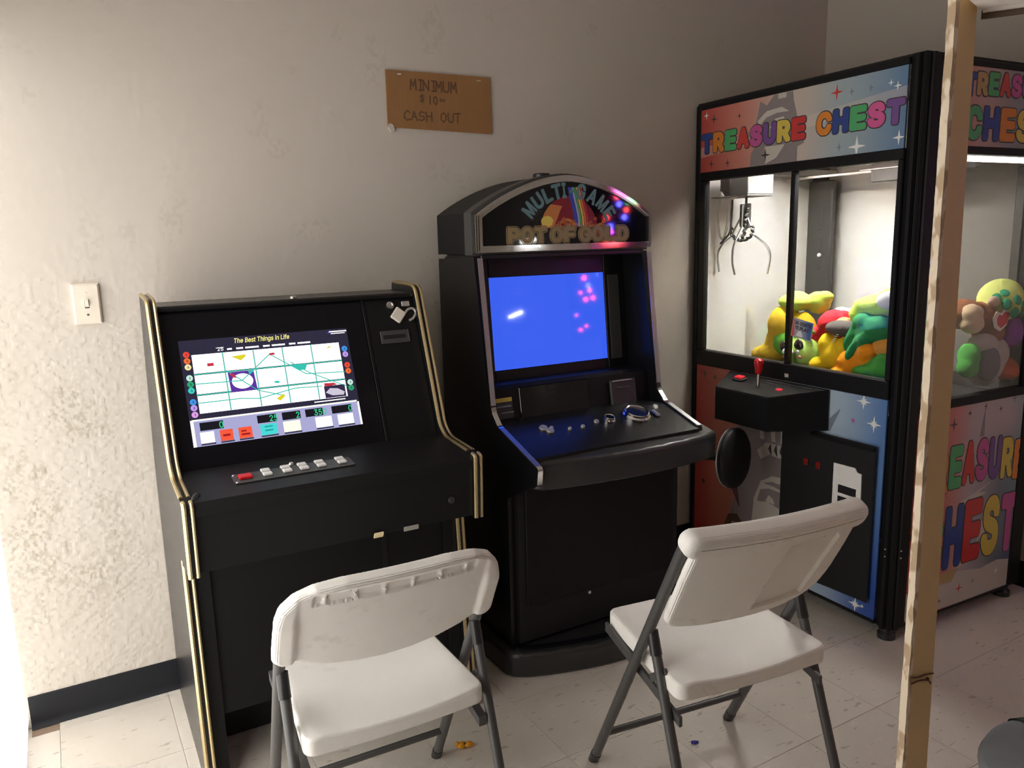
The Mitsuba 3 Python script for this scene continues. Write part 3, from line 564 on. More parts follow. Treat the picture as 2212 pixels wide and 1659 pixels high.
obj('cabin_side', bx(.045, E1-.06, U1-.012, U1-.001, .79, 1.935), 'cabin_white', C, fr=FC, label='white inner side panel')
obj('cabin_post', cat(bx(E1-.090, E1-.0605, U1-.15, U1-.012, .86, 1.64, .006), bx(E1-.093, E1-.089, U1-.10, U1-.08, 1.42, 1.52, .002), bx(E1-.093, E1-.089, U1-.10, U1-.08, 1.24, 1.38, .002)), 'cabin_grey', C, fr=FC, label='dark inner corner column')
obj('post_clip', moved(trimesh.creation.icosphere(2, .010), FC @ frame([E1-.094, U1-.095, 1.305])), 'door_white', C, smooth=True)
obj('cabin_floor', bx(.045, E1-.013, .065, U1-.013, .775, .79), 'black_matte', C, fr=FC)
obj('lower_back', cat(bx(E1-.012, E1-.001, .064, U1-.06, .05, .845), bx(.045, E1-.06, U1-.012, U1-.001, .05, .845)), 'black_matte', C, fr=FC)
pane_x = lambda e, u0, u1, z0, z1: trimesh.Trimesh([(e, u0, z0), (e, u1, z0), (e, u1, z1), (e, u0, z1)], [(0, 1, 2), (0, 2, 3)], process=False)
pane_y = lambda u, e0, e1, z0, z1: trimesh.Trimesh([(e0, u, z0), (e1, u, z0), (e1, u, z1), (e0, u, z1)], [(0, 1, 2), (0, 2, 3)], process=False)
obj('front_glass', pane_x(.016, .527, .990, .918, 1.634), 'clear_pane', C, fr=FC, smooth=False); obj('front_glass', pane_x(.016, .082, .507, .918, 1.634), 'clear_pane', C, fr=FC, smooth=False)
obj('side_glass', pane_y(.016, .074, E1-.074, .838, 1.650), 'clear_pane', C, fr=FC, smooth=False)
obj('chute_wall', cat(pane_x(.30, .775, 1.035, .86, 1.13), pane_y(.775, .03, .30, .86, 1.13)), 'clear_pane', C, fr=FC, smooth=False, label='clear plastic wall of the prize chute')
# light and gantry
lp = obj('lamp_panel', cat(bx(.040, .215, .28, .93, 1.745, 1.760), bx(.215, .219, .276, .934, 1.712, 1.760), bx(.036, .219, .276, .280, 1.722, 1.760), bx(.036, .219, .930, .934, 1.722, 1.760)), 'door_white', C, fr=FC)  # unseen side skirts added to keep lamp light off the upper cabin walls
obj('lamp_diffuser', bx(.046, .21, .29, .92, 1.738, 1.7445, .0), 'frosted_glass', lp, fr=FC, emit=MACHINE_LIGHT, w=4.0, smooth=False, label='glowing lamp panel')
obj('light_strip', bx(.17, .64, .045, .055, 1.632, 1.655, .002), 'frosted_glass', C, fr=FC, emit=(2.2, 2.1, 1.9), w=.5, smooth=False, label='lit strip at the top of the side window')
for u in (.30, .95): obj('gantry_rail', bx(.05, E1-.02, u-.009, u+.009, 1.655, 1.685, .003), 'brushed_metal', C, fr=FC)
ga = obj('gantry_bridge', cat(bx(.46, .472, .05, .60, 1.672, 1.684, .002), bx(.46, .472, .05, .60, 1.648, 1.654, .002), bx(.50, .512, .05, U1-.03, 1.640, 1.652, .002)), 'brushed_metal', C, fr=FC)
obj('gantry_bridge', bx(.465, .49, .36, .55, 1.60, 1.675, .004), 'bridge_grey', C, fr=FC); obj('gantry_bridge', bx(.465, .49, .12, .29, 1.62, 1.685, .004), 'bridge_grey', C, fr=FC)
ca = obj('carriage', cat(bx(.06, .20, .80, 1.02, 1.562, 1.568, .002), bx(.06, .20, .80, .90, 1.568, 1.66, .003)), 'gantry_grey', C, fr=FC, label='grey claw carriage')
obj('carriage_motor', bx(.075, .15, .915, .985, 1.568, 1.655, .008), 'cabin_grey', ca, fr=FC)
cl = obj('claw_head', cat(tube([(.12, .870, 1.565), (.12, .870, 1.535)], .005, 8), bx(.110, .130, .848, .868, 1.435, 1.535, .003), bx(.108, .126, .876, .896, 1.440, 1.533, .003)), 'cabin_grey', C, fr=FC, label='claw with three curved prongs hanging on its cord')
obj('claw_core', tube([(.104, .870, 1.530), (.104, .870, 1.440)], .009, 12), 'brushed_metal', cl, fr=FC)
obj('coil_wire', tube([(.105+.006*math.sin(k*1.9), .838+.016*math.sin(k/22*math.pi)-.0+.05*max(0, (k-10)/12)**2*.8, 1.525-.0065*k) for k in range(23)], .0065, 8), 'cabin_grey', cl, fr=FC)
obj('coil_ring', tube([(.10+.006*math.cos(t*14), .870+.062*math.sin(t), 1.425-.040*math.cos(t)-.008*math.sin(t*14)*.3) for t in np.linspace(-2.0, 2.0, 60)][::1], .0052, 6), 'black_plastic', cl, fr=FC)
for a0, du in ((0, -1), (1, 1)):
    c0 = .870
    obj('claw_arm', tube([(.11, c0+du*.022, 1.475), (.105, c0+du*.066, 1.405)], .004, 8), 'dull_silver', cl, fr=FC)
    obj('claw_prong', tube(spline([(.11, c0+du*.058, 1.408), (.11, c0+du*.128, 1.365), (.11, c0+du*.152, 1.320), (.11, c0+du*.140, 1.250)], 6), .0055, 8, .6), 'brushed_metal', cl, fr=FC)
obj('claw_prong', tube(spline([(.10, .868, 1.44), (.06, .872, 1.365), (.055, .873, 1.30), (.07, .872, 1.243)], 6), .0055, 8, .6), 'brushed_metal', cl, fr=FC)
obj('hose', tube(spline([(.10, .985, 1.62), (.075, .965, 1.575), (.07, .925, 1.555), (.07, .86, 1.575), (.08, .79, 1.64), (.10, .77, 1.69)], 8), .0075, 8), 'hose_white', C, fr=FC)
obj('hose', tube(spline([(.10, 1.0, 1.60), (.09, 1.003, 1.50), (.09, .995, 1.42), (.09, .975, 1.392), (.09, .955, 1.42), (.09, .937, 1.50), (.10, .935, 1.57)], 8), .0055, 8), 'hose_white', C, fr=FC)
obj('hose', tube(spline([(.10, .93, 1.57), (.095, .928, 1.47), (.09, .930, 1.42), (.09, .955, 1.395), (.09, .985, 1.372)], 8), .0045, 8), 'cabin_grey', C, fr=FC)
obj('hose', tube(spline([(.60, .20, 1.73), (.55, .22, 1.66), (.47, .25, 1.575), (.40, .28, 1.535), (.33, .32, 1.545)], 8), .006, 8), 'hose_white', C, fr=FC, label='pale hanging cable')

# printed panels
def hdr_color(p, n, uv):
    u = (p.x-N0[0])*math.sin(TH)+(p.y-N0[1])*math.cos(TH); t = 1-u/1.05; z = p.z
    c = mix((.42, .06, .05), (.52, .19, .15), smoothstep(.0, .28, t)); c = mix(c, (.50, .42, .37), smoothstep(.22, .50, t)); c = mix(c, (.30, .37, .40), smoothstep(.52, .72, t)); c = mix(c, (.10, .19, .33), smoothstep(.70, .98, t))
    band = smoothstep(.0, .003, (z-1.668-.10*(t)-.055)*1.0)*(1-smoothstep(.0, .003, z-1.668-.10*t-.095))
    return mix(c, (.62, .52, .46), band*.35)
def low_color(p, n, uv):
    u = (p.x-N0[0])*math.sin(TH)+(p.y-N0[1])*math.cos(TH); t = 1-u/1.05; z = p.z
    c = mix((.40, .045, .035), (.48, .14, .09), smoothstep(.02, .20, t)); c = mix(c, (.47, .42, .38), smoothstep(.20, .42, t)); c = mix(c, (.36, .46, .55), smoothstep(.45, .72, t))
    c = mix(c, (.08, .18, .42), smoothstep(.72, .97, t)); return mix(c, (.02, .06, .30), smoothstep(.62, .98, t)*(1-smoothstep(.10, .62, z)))
def rhdr_color(p, n, uv):
    e = (p.x-N0[0])*math.cos(TH)-(p.y-N0[1])*math.sin(TH)
    c = mix((.46, .07, .05), (.50, .24, .19), smoothstep(.10, .22, e)); c = mix(c, (.42, .30, .26), smoothstep(.2, .32, e)); return mix(c, (.22, .25, .24), smoothstep(.30, .50, e))
def rlow_color(p, n, uv):
    e = (p.x-N0[0])*math.cos(TH)-(p.y-N0[1])*math.sin(TH); z = p.z
    c = mix((.46, .05, .035), (.50, .15, .12), smoothstep(.14, .24, e)); c = mix(c, (.42, .36, .36), smoothstep(.24, .42, e)); c = mix(c, (.16, .19, .22), smoothstep(.36, .60, e)*(1-smoothstep(.55, .75, z)))
    c = mix(c, (.18, .30, .32), smoothstep(.58, .74, e)); return mix(c, (.05, .05, .14), smoothstep(.52, .74, e)*(1-smoothstep(.25, .55, z)))
mat('print_header', proc(hdr_color), .33); mat('print_lower', proc(low_color), .33); mat('print_side_header', proc(rhdr_color), .33); mat('print_side_lower', proc(rlow_color), .33)
ph = obj('header_panel', bx(.003, .012, .0665, 1.022, 1.668, 1.920, .001), 'print_header', C, fr=FC, smooth=False, label='printed header panel, red fading to blue')
pl_ = obj('lower_panel', bx(.004, .012, .066, 1.022, .057, .8525, .001), 'print_lower', C, fr=FC, smooth=False, label='printed lower front panel')
sh = obj('side_header_panel', bx(.0755, E1-.0755, .003, .012, 1.674, 1.920, .001), 'print_side_header', C, fr=FC, smooth=False, label='printed side header panel')
sl = obj('side_lower_panel', bx(.0755, E1-.0755, .003, .012, .055, .8075, .001), 'print_side_lower', C, fr=FC, smooth=False, label='printed side lower panel')
def on_front(par, name, g, ink, z=.0005, dep=.003, label=None): obj(name, ext(affinity.scale(g, -1, 1, origin=(0, 0)), -dep, -dep+z), 'ink_'+ink, par, fr=CF, smooth=False, label=label)
def on_side(par, name, g, ink, z=.0005, dep=.003): obj(name, ext(g, -dep, -dep+z), 'ink_'+ink, par, fr=CR, smooth=False)
def fletters(par, text, inks, u0, u1, z0, z1):      # u0 > u1: reading to the right
    n = len(text); w = (u0-u1)/n
    for i, (ch, k) in enumerate(zip(text, inks)):
        g = fit_glyph(ch, -(u0-w*i)+w*.03, -(u0-w*(i+1))-w*.03, z0, z1, .09)
        obj('letter', ext(g, -.0022, -.001), 'ink_'+k, par, fr=CF, smooth=False)
        obj('letter_shadow', ext(g.buffer(.0035).difference(g), -.0028, -.0020), 'ink_dark', par, fr=CF, smooth=False)
# a plain crowned statue figure in grey, behind the lettering
fig = Polygon([(.735, 1.668), (.73, 1.72), (.70, 1.75), (.72, 1.80), (.70, 1.86), (.69, 1.905), (.655, 1.885), (.62, 1.918), (.53, 1.918), (.525, 1.885), (.51, 1.84), (.50, 1.80), (.47, 1.79), (.47, 1.73), (.50, 1.72), (.50, 1.668)])
on_front(ph, 'grey_figure', fig, 'grey', .0004, .003, 'grey crowned figure'); on_front(ph, 'figure_point', Polygon([(.80, 1.80), (.70, 1.80), (.70, 1.765)]), 'grey', .0004); 
for g_ in [Polygon([(.70, 1.835), (.655, 1.865), (.58, 1.87), (.545, 1.85), (.60, 1.852), (.655, 1.842), (.69, 1.815)]), Polygon([(.64, 1.80), (.61, 1.832), (.57, 1.835), (.555, 1.81), (.60, 1.80)]), Polygon([(.66, 1.735), (.56, 1.735), (.60, 1.69), (.655, 1.672)]), sbox(.56, 1.90, .60, 1.918)]: on_front(ph, 'figure_light', g_, 'stone', .0007)
fletters(ph, 'TREASURE', ('navy', 'orange', 'green', 'red', 'magenta', 'purple', 'yellow', 'crimson'), 1.018, .462, 1.742, 1.822)
fletters(ph, 'CHEST', ('orange', 'navy', 'green', 'pink', 'purple'), .418, .067, 1.744, 1.824)
for u, z, r, k, n in ((.945, 1.875, .02, 'dark', 4), (.80, 1.868, .012, 'dark', 4), (.99, 1.895, .016, 'white', 4), (.335, 1.880, .026, 'crimson', 4), (.275, 1.872, .012, 'slate', 4), (.20, 1.872, .012, 'slate', 4), (.655, 1.705, .026, 'dark', 4), (.955, 1.70, .016, 'dark', 4), (.86, 1.695, .015, 'dark', 4), (.243, 1.692, .036, 'white', 4), (.315, 1.697, .014, 'slate', 4), (.085, 1.703, .024, 'white', 4), (.10, 1.862, .016, 'white', 4), (.125, 1.875, .012, 'white', 4)):
    on_front(ph, 'star', star(u, z, r, n).intersection(sbox(.067, 1.669, 1.021, 1.919)), k, .0009)
# lower front: grey figure, stars
low = [('grey', [(.79, .057), (.80, .20), (.76, .32), (.75, .40), (.80, .50), (.76, .62), (.70, .70), (.50, .72), (.50, .057)], .0004), ('stone', [(.655, .10), (.665, .22), (.655, .34), (.62, .42), (.56, .455), (.505, .46), (.505, .10)], .0007),
       ('grey', [(.635, .335), (.62, .385), (.575, .400), (.52, .398), (.52, .335), (.58, .345)], .001), ('stone', [(.59, .345), (.575, .372), (.553, .362), (.545, .345)], .0013), ('grey', [(.60, .418), (.56, .432), (.51, .430), (.51, .412), (.55, .418)], .001),
       ('stone', [(.645, .545), (.60, .585), (.505, .59), (.505, .545), (.53, .54), (.58, .545), (.625, .515)], .0008), ('dark', [(.585, .565), (.575, .585), (.570, .545)], .001), ('dark', [(.555, .565), (.545, .588), (.540, .545)], .001), ('dark', [(.525, .565), (.518, .588), (.512, .545)], .001),
       ('stone', [(.645, .715), (.630, .60), (.612, .60), (.625, .715)], .0008), ('stone', [(.585, .715), (.570, .60), (.553, .60), (.565, .715)], .0008), ('stone', [(.525, .715), (.522, .60), (.507, .60), (.507, .715)], .0008),
       ('grey', [(.53, .30), (.505, .29), (.505, .25), (.54, .27)], .001), ('grey', [(.545, .20), (.505, .23), (.505, .15), (.54, .15)], .001), ('plum', [(.93, .47), (.80, .37), (.74, .28), (.76, .40), (.84, .47)], .0009), ('stone', [(.86, .445), (.82, .385), (.80, .38), (.84, .44)], .0012),
       ('umber', [(.83, .16), (.80, .225), (.75, .24), (.72, .21), (.70, .15)], .0009), ('stone', [(.80, .16), (.775, .20), (.74, .20), (.725, .15)], .0012), ('slate', [(.335, .705), (.255, .785), (.295, .70)], .0006)]
for k, pts, z in low: on_front(pl_, 'figure_shape', Polygon(pts).buffer(.002), k, z, .004)
for u, z, r, k, n in ((.158, .832, .030, 'white', 4), (.112, .760, .030, 'white', 4), (.197, .757, .013, 'magenta', 5), (.97, .815, .016, 'dark', 4), (.905, .808, .014, 'dark', 4), (.985, .70, .012, 'pink', 4), (.965, .33, .018, 'dark', 4), (.93, .235, .010, 'pink', 4), (.145, .085, .030, 'white', 4), (.115, .09, .010, 'white', 4), (.115, .40, .008, 'sky', 4)):
    on_front(pl_, 'star', unary_union([star(u, z, r, n), star(u, z, r*.6, n, rot=.785)]), k, .0009, .004)
# control box
cbm = np.array([(-.004, .805, .700), (-.004, .805, .852), (-.004, .299, .700), (-.004, .299, .852), (-.206, .668, .700), (-.206, .668, .822), (-.203, .671, .828), (-.198, .404, .700), (-.198, .404, .822), (-.195, .405, .828)])
cb = obj('control_box', Manifold.hull_points(cbm), 'black_satin', C, fr=FC, smooth=15, label='black control box with joystick')
BT = FC @ basis([-.004, .55, .852], [0, -1, 0], [.196, 0, .024])      # sloping top: x to the right, y toward the machine
def top_z(out): return .852-.024*(out-.004)/.196
obj('joystick_rod', tube([(-.105, .545, top_z(.105)-.004), (-.105, .545, top_z(.105)+.050)], .006, 12), 'brushed_metal', cb, fr=FC)
obj('joystick_knob', moved(lathe([(0, .0), (.010, .0), (.012, .006), (.016, .030), (.0185, .042), (.017, .053), (.010, .0595), (0, .061)], 20), FC @ frame([-.105, .545, top_z(.105)+.046])), 'red_button', cb)
bs = obj('button_base', bx(-.140, -.088, -.102, -.060, .0, .009, .004), 'black_plastic', cb, fr=BT)
obj('button_cap', bx(-.132, -.096, -.095, -.067, .009, .017, .003), 'red_button', bs, fr=BT, emit=(.25, .012, .02), w=.03)
obj('red_light', bx(.098, .120, -.108, -.092, .0, .003, .001), 'red_button', cb, fr=BT, emit=(1.2, .02, .05), w=.03)
obj('box_groove', cat(bx(-.02, .20, -.034, -.028, .0, .002, .0005), bx(-.02, .20, -.060, -.056, .0, .002, .0005)), 'charcoal_plastic', cb, fr=BT)
# coin door
cd = obj('coin_door', Manifold.hull_points(np.array([(e, u, z) for e, g in ((-.012, 0), (-.016, .004)) for u, z in ((.503-g, .100+g), (.503-g, .690-g), (.085+g, .690-g), (.085+g, .118+g))])), 'black_matte', C, fr=FC, label='black coin door')
obj('door_lip', bx(-.026, -.012, .085, .36, .672, .684, .002), 'black_satin', cd, fr=FC)
wp = obj('coin_plate', ext(affinity.scale(Polygon([(.250, .40), (.250, .594), (.160, .596), (.150, .582), (.132, .580), (.128, .40)]), -1, 1, origin=(0, 0)), .016, .0195), 'door_white', cd, fr=CF, label='white coin mechanism plate')
obj('plate_slot', bx(-.0205, -.0192, .150, .226, .490, .520, .0005), 'black_matte', wp, fr=FC); obj('plate_slot', bx(-.0205, -.0192, .150, .226, .446, .478, .0005), 'black_matte', wp, fr=FC)
for u, z in ((.378, .567), (.321, .565)): obj('coin_return', bx(-.021, -.0158, u-.010, u+.010, z-.014, z+.014, .003), 'ink_darkred', cd, fr=FC)
obj('grey_label', bx(-.0172, -.0158, .440, .488, .24, .32, .0003), 'ink_grey', cd, fr=FC)
obj('sill_emblem', bx(-.0032, -.0018, .493, .512, .868, .882, .0003), 'ink_stone', C, fr=FC)
# side lettering
def sletters(par, text, inks, e0, e1, z0, z1, arc=0.0, only=None, big=1.0):
    n = len(text); w = (e1-e0)/n
    for i, (ch, k) in enumerate(zip(text, inks)):
        c = (i+.5)/n*2-1; dz = arc*(1-c*c)
        g = fit_glyph(ch, e0+w*i+w*.04, e0+w*(i+1)-w*.04, z0+dz*.8, z1+dz, .07).intersection(sbox(.077, .06, E1-.077, 1.919))
        if g.is_empty: continue
        obj('letter', ext(g, -.0022, -.001), 'ink_'+k, par, fr=CR, smooth=False)
        obj('letter_shadow', ext(g.buffer(.004).difference(g).intersection(sbox(.077, .06, E1-.077, 1.919)), -.0028, -.0020), 'ink_dark', par, fr=CR, smooth=False)
sletters(sh, 'TREASURE', ('navy', 'olive', 'green', 'red', 'magenta', 'purple', 'yellow', 'orange'), .190, .675, 1.826, 1.896, .012)
sletters(sh, 'CHEST', ('green', 'navy', 'orange', 'yellow', 'magenta'), .206, .660, 1.694, 1.800)
sletters(sl, 'TREASURE', ('navy', 'orange', 'green', 'red', 'magenta', 'purple', 'yellow', 'orange'), .114, .720, .478, .628, .045)
sletters(sl, 'CHEST', ('green', 'navy', 'crimson', 'yellow', 'magenta'), .155, .705, .196, .428, .02)
for pts, k in (([(.08, .06), (.08, .16), (.20, .175), (.33, .150), (.36, .185), (.50, .165), (.60, .178), (.676, .165), (.676, .06)], 'stone'), ([(.25, .15), (.33, .150), (.355, .185), (.36, .195), (.25, .195)], 'olive'), ([(.34, .45), (.44, .475), (.52, .50), (.45, .47), (.50, .462), (.38, .44)], 'stone'), ([(.455, .34), (.50, .36), (.545, .35), (.50, .30), (.46, .275), (.47, .31)], 'stone'), ([(.36, .20), (.38, .20), (.395, .38), (.36, .32)], 'stone'), ([(.428, .68), (.448, .785), (.455, .68)], 'grey')):
    on_side(sl, 'white_shape', Polygon(pts).intersection(sbox(.077, .06, E1-.077, .80)), k, .0004)
for e, z, r, k in ((.275, .745, .024, 'dark'), (.36, .775, .014, 'dark'), (.45, .79, .012, 'dark'), (.54, .77, .012, 'dark'), (.62, .80, .02, 'slate'), (.38, .115, .022, 'crimson'), (.27, .09, .012, 'dark'), (.46, .125, .012, 'slate'), (.60, .135, .016, 'white')):
    on_side(sl, 'star', star(e, z, r).intersection(sbox(.077, .06, E1-.077, .806)), k, .0006)
for z0 in (.36, .52): on_side(sl, 'edge_clip', sbox(.0765, z0, .12, z0+.022), 'umber', .001)

# ------------------------------------------------------------------ plush toys and sign in the claw machine
PLUSH = 'plush toys in the claw machine'
def plush(color, **k):
    nm = 'plush_%02d' % len([q for q in scene if q.startswith('plush_')])
    return mat(nm, color, .9, 0, .15, sheen=.4)
M_MUST, M_LIME, M_LEAF, M_RED = plush((.60, .38, .02)), plush((.47, .68, .10)), plush((.10, .34, .03)), plush((.66, .03, .045))
M_HEAD, M_YEL, M_ORG, M_DGR = plush((.36, .58, .13)), plush((.78, .50, .015)), plush((.82, .27, .012)), plush((.02, .17, .055))
M_WHT, M_TAN, M_BRN, M_GRY = plush((.76, .76, .74)), plush((.55, .32, .16)), plush((.22, .085, .035)), plush((.40, .37, .34))
M_PUR, M_FELT, M_CREAM, M_DKG = plush((.22, .035, .30)), plush((.085, .075, .07)), plush((.62, .46, .30)), plush((.06, .30, .05))
M_SPOT, M_TEAL = plush((.66, .74, .20)), plush((.03, .27, .13))
flat('eye_white', (.80, .78, .78)); flat('eye_dark', (.02, .012, .012), .15); flat('eye_pink', (.50, .18, .18), .3); flat('tag_red', (.60, .03, .05), .4); flat('tag_white', (.75, .70, .66), .6)
def toy(name, label, parts, m, amp=.0025, it=5, seed=1):
    k = thing(name, label, 'plush toy', PLUSH); obj('body', blob(parts, it, amp, seed), m, k, fr=FC, smooth=True); return k
toy('plush_toy', 'mustard yellow plush with a long drooping shape left of the mullion', [((.135, .640, 1.030), (.065, .072, .080)), ((.13, .665, .955), (.05, .055, .075)), ((.12, .690, .910), (.055, .06, .05)), ((.12, .752, .897), (.035, .040, .038)), ((.145, .555, 1.000), (.05, .055, .090))], M_MUST)
toy('plush_toy', 'lime green plush cap on top of the mustard yellow plush', [((.15, .600, 1.105), (.055, .075, .035)), ((.16, .600, 1.115), (.045, .05, .035)), ((.19, .525, 1.105), (.035, .055, .045)), ('chain', [((.19, .53, 1.12), .03), ((.19, .475, 1.13), .022)])], M_LIME)
toy('plush_toy', 'round red fluffy plush right of the price sign', [((.16, .425, 1.035), (.055, .060, .058)), ('chain', [((.15, .47, 1.0), .035), ((.13, .50, .975), .026)]), ((.17, .39, 1.045), (.045, .045, .045))], M_RED, .005)
toy('plush_toy', 'white plush just behind the red fluffy one', [((.25, .38, 1.050), (.05, .085, .055)), ((.24, .46, 1.06), .04)], M_WHT)
k = toy('plush_toy', 'dark grey felt plush with stitching below the dark green one', [((.12, .355, 1.018), (.045, .062, .030)), ((.13, .31, 1.02), (.04, .05, .028))], M_FELT, .001)
obj('stitches', cat([tube([(.082+.006*i*.2, .372-.004*i, 1.012+.007*i), (.080+.006*i*.2, .362-.004*i, 1.012+.007*i)], .0014, 6) for i in range(5)]), 'tag_white', k, fr=FC)
k = toy('plush_toy', 'green plush head with big eyes lying at the foot of the mullion', [((.125, .515, .930), (.070, .075, .068)), ((.12, .56, .975), (.045, .045, .035)), ((.15, .590, .91), (.05, .05, .045))], M_HEAD)
obj('leaf_hair', blob([((.115, .545, .992), (.035, .055, .018)), ((.10, .60, .945), (.03, .05, .05)), ('chain', [((.10, .50, .992), .014), ((.09, .455, 1.0), .010)])], 4, .002, 3), M_LEAF, k, fr=FC, smooth=True)
for uu, zz, s in ((.487, .925, 1.0), (.560, .916, .8)):
    ey = obj('eye', blob([((.064+abs(uu-.515)*.12, uu, zz), (.010, .022*s, .026*s))], 2), 'eye_dark', k, fr=FC, smooth=True)
    obj('eye_shine', blob([((.055+abs(uu-.515)*.12, uu+.008*s, zz+.006), (.004, .008*s, .008*s))], 1), 'eye_white', ey, fr=FC, smooth=True); obj('eye_tint', blob([((.0545+abs(uu-.515)*.12, uu-.001, zz-.012), (.004, .010*s, .006*s))], 1), 'eye_pink', ey, fr=FC, smooth=True)
obj('muzzle', blob([((.066, .525, .898), (.02, .035, .018))], 2), 'eye_white', k, fr=FC, smooth=True)
toy('plush_toy', 'bright yellow plush with two stubby arms, below the red one', [((.125, .378, .925), (.055, .055, .060)), ((.11, .405, .965), (.035, .036, .045)), ((.11, .335, .960), (.03, .030, .045)), ((.10, .43, .885), (.04, .04, .035)), ((.12, .375, .945), (.04, .05, .05))], M_YEL)
toy('plush_toy', 'orange plush under the dark green limbs', [((.12, .262, .935), (.055, .062, .058)), ((.10, .295, .915), (.04, .05, .045)), ('chain', [((.11, .29, .95), .028), ((.10, .275, 1.0), .020)]), ((.10, .23, .965), (.04, .045, .035)), ((.10, .31, .875), (.05, .06, .03))], M_ORG, .004)
toy('plush_toy', 'amber plush ball squeezed by the corner post', [((.13, .170, .975), (.05, .055, .045))], plush((.62, .27, .05)))
toy('plush_toy', 'dark green plush with dangling limbs near the corner post', [((.12, .262, 1.062), (.042, .045, .038)), ((.12, .200, 1.045), (.05, .065, .050)), ((.12, .245, 1.03), (.045, .05, .045)), ('chain', [((.10, .225, 1.02), .030), ((.075, .260, .985), .020), ((.07, .280, .945), .015)]), ('chain', [((.11, .28, 1.03), .030), ((.10, .305, .995), .022), ((.095, .305, .97), .016)])], M_DGR)
toy('plush_toy', 'lime green plush with a bump, highest on the heap by the corner post', [((.17, .250, 1.120), (.06, .095, .042)), ((.17, .205, 1.135), (.055, .055, .05)), ((.17, .175, 1.170), (.035, .035, .035)), ((.17, .31, 1.09), (.05, .05, .04))], M_LIME)
toy('plush_toy', 'small white plush beside the lime green bump', [((.115, .165, 1.092), (.035, .040, .032))], M_WHT)
toy('plush_toy', 'green ribbed plush in the lower corner by the post', [((.115, .170, .905), (.045, .060, .050)), ((.105, .225, .890), (.045, .06, .03)), ((.10, .16, .945), (.03, .03, .02))], M_DKG)
toy('plush_toy', 'small tan plush head between red and yellow ones', [((.14, .352, .998), (.035, .040, .034)), ((.12, .36, .978), (.025, .03, .022))], M_TAN)
# seen through the side glass
k = toy('plush_toy', 'round yellow plush ball with green spots, highest behind the side glass', [((.652, .108, 1.128), (.082, .082, .080)), ('chain', [((.60, .11, 1.10), .03), ((.545, .11, 1.085), .015)])], M_SPOT, .001)
for a, b in ((-.2, .35), (-.75, .15), (.25, .1), (-.35, -.25), (.15, .7), (-.8, .75), (.45, -.3), (.7, .3), (-1.2, .4)):
    d = np.array([math.sin(a)*math.cos(b), -math.cos(a)*math.cos(b), math.sin(b)]); c = np.array([.652, .108, 1.128])+d*.079
    obj('spot', moved(tm(Manifold.sphere(1, 14).scale((.017, .021, .006))), FC @ basis(c, np.cross([0, 0, 1.0], d)+1e-6, np.cross(d, np.cross([0, 0, 1.0], d)))), M_TEAL, k, smooth=True)
k = toy('plush_toy', 'brown plush monkey with tan face and a red paper tag', [((.47, .13, 1.085), (.085, .07, .055)), ((.545, .12, 1.065), (.07, .06, .06)), ((.585, .105, 1.015), (.055, .055, .065))], M_BRN, .004)
obj('face', blob([((.435, .085, 1.065), (.045, .04, .035)), ((.44, .082, 1.030), (.05, .035, .035)), ((.545, .078, 1.10), (.03, .02, .022))], 4, .002, 5), M_CREAM, k, fr=FC, smooth=True)
TG = CR @ basis([.585, 1.082, -.055], [1, .25, 0], [-.25, 1, 0])
obj('tag', ext(Polygon([(-.045, .02), (-.025, .035), (0, .02), (.025, .035), (.045, .012), (.02, -.022), (-.015, -.030), (-.04, -.01)]).buffer(.006), -.001, .001), 'tag_white', k, fr=TG, smooth=False)
obj('tag_heart', ext(Polygon([(-.025, .012), (-.012, .022), (0, .012), (.018, .022), (.045, .012), (.022, -.016), (-.010, -.022), (-.025, -.005)]).buffer(.004), .001, .002), 'tag_red', k, fr=TG, smooth=False)
toy('plush_toy', 'purple plush with a white arm at the edge of the side glass', [((.672, .068, 1.000), (.055, .045, .060)), ((.690, .075, 1.03), (.045, .045, .05))], M_PUR)
toy('plush_toy', 'white plush limb lying over the purple one', [('chain', [((.640, .040, 1.035), .013), ((.675, .042, 1.075), .022), ((.70, .05, 1.10), .022)]), ((.685, .050, .942), (.050, .030, .026))], M_WHT)
k = toy('plush_toy', 'big pale grey plush with a darker belly in the middle of the side glass', [((.545, .085, .905), (.085, .055, .085)), ((.50, .07, .985), (.07, .04, .035)), ((.59, .08, .94), (.05, .05, .06))], M_GRY)
obj('belly', blob([((.505, .048, .905), (.055, .03, .065))], 3), plush((.15, .145, .15)), k, fr=FC, smooth=True)
toy('plush_toy', 'grass green plush low in the side glass beside the wooden post', [((.42, .07, .925), (.035, .04, .045)), ((.41, .065, .885), (.04, .035, .04))], M_DKG)
toy('plush_toy', 'rust orange plush low at the right edge of the side glass', [((.690, .065, .868), (.050, .045, .050)), ((.65, .075, .855), (.05, .05, .03))], plush((.55, .10, .02)))
toy('plush_toy', 'red and blue plush tucked behind the black corner post', [((.22, .085, 1.09), (.03, .035, .022))], M_RED)
toy('plush_toy', 'little blue plush on top behind the black corner post', [((.22, .09, 1.118), (.025, .03, .014))], plush((.12, .22, .60)))
toy('plush_toy', 'pale pink plush behind the black corner post', [((.225, .08, 1.050), (.03, .035, .026))], plush((.75, .50, .42)))
toy('plush_toy', 'dark green plush stacked behind the black corner post', [((.225, .08, 1.0), (.03, .04, .03)), ((.225, .085, .955), (.03, .04, .03))], M_DKG)
toy('plush_toy', 'yellowish green plush low behind the black corner post', [((.22, .08, .905), (.03, .04, .028)), ((.21, .08, .885), (.035, .04, .024))], M_LEAF)
rp2 = random.Random(11); filler = []
for i in range(26):
    e, u = rp2.uniform(.22, .68), rp2.uniform(.20, .72); filler.append((e, u))
HEAP = [M_YEL, M_ORG, M_DKG, M_GRY, M_PUR, M_RED, M_LIME, M_BRN]
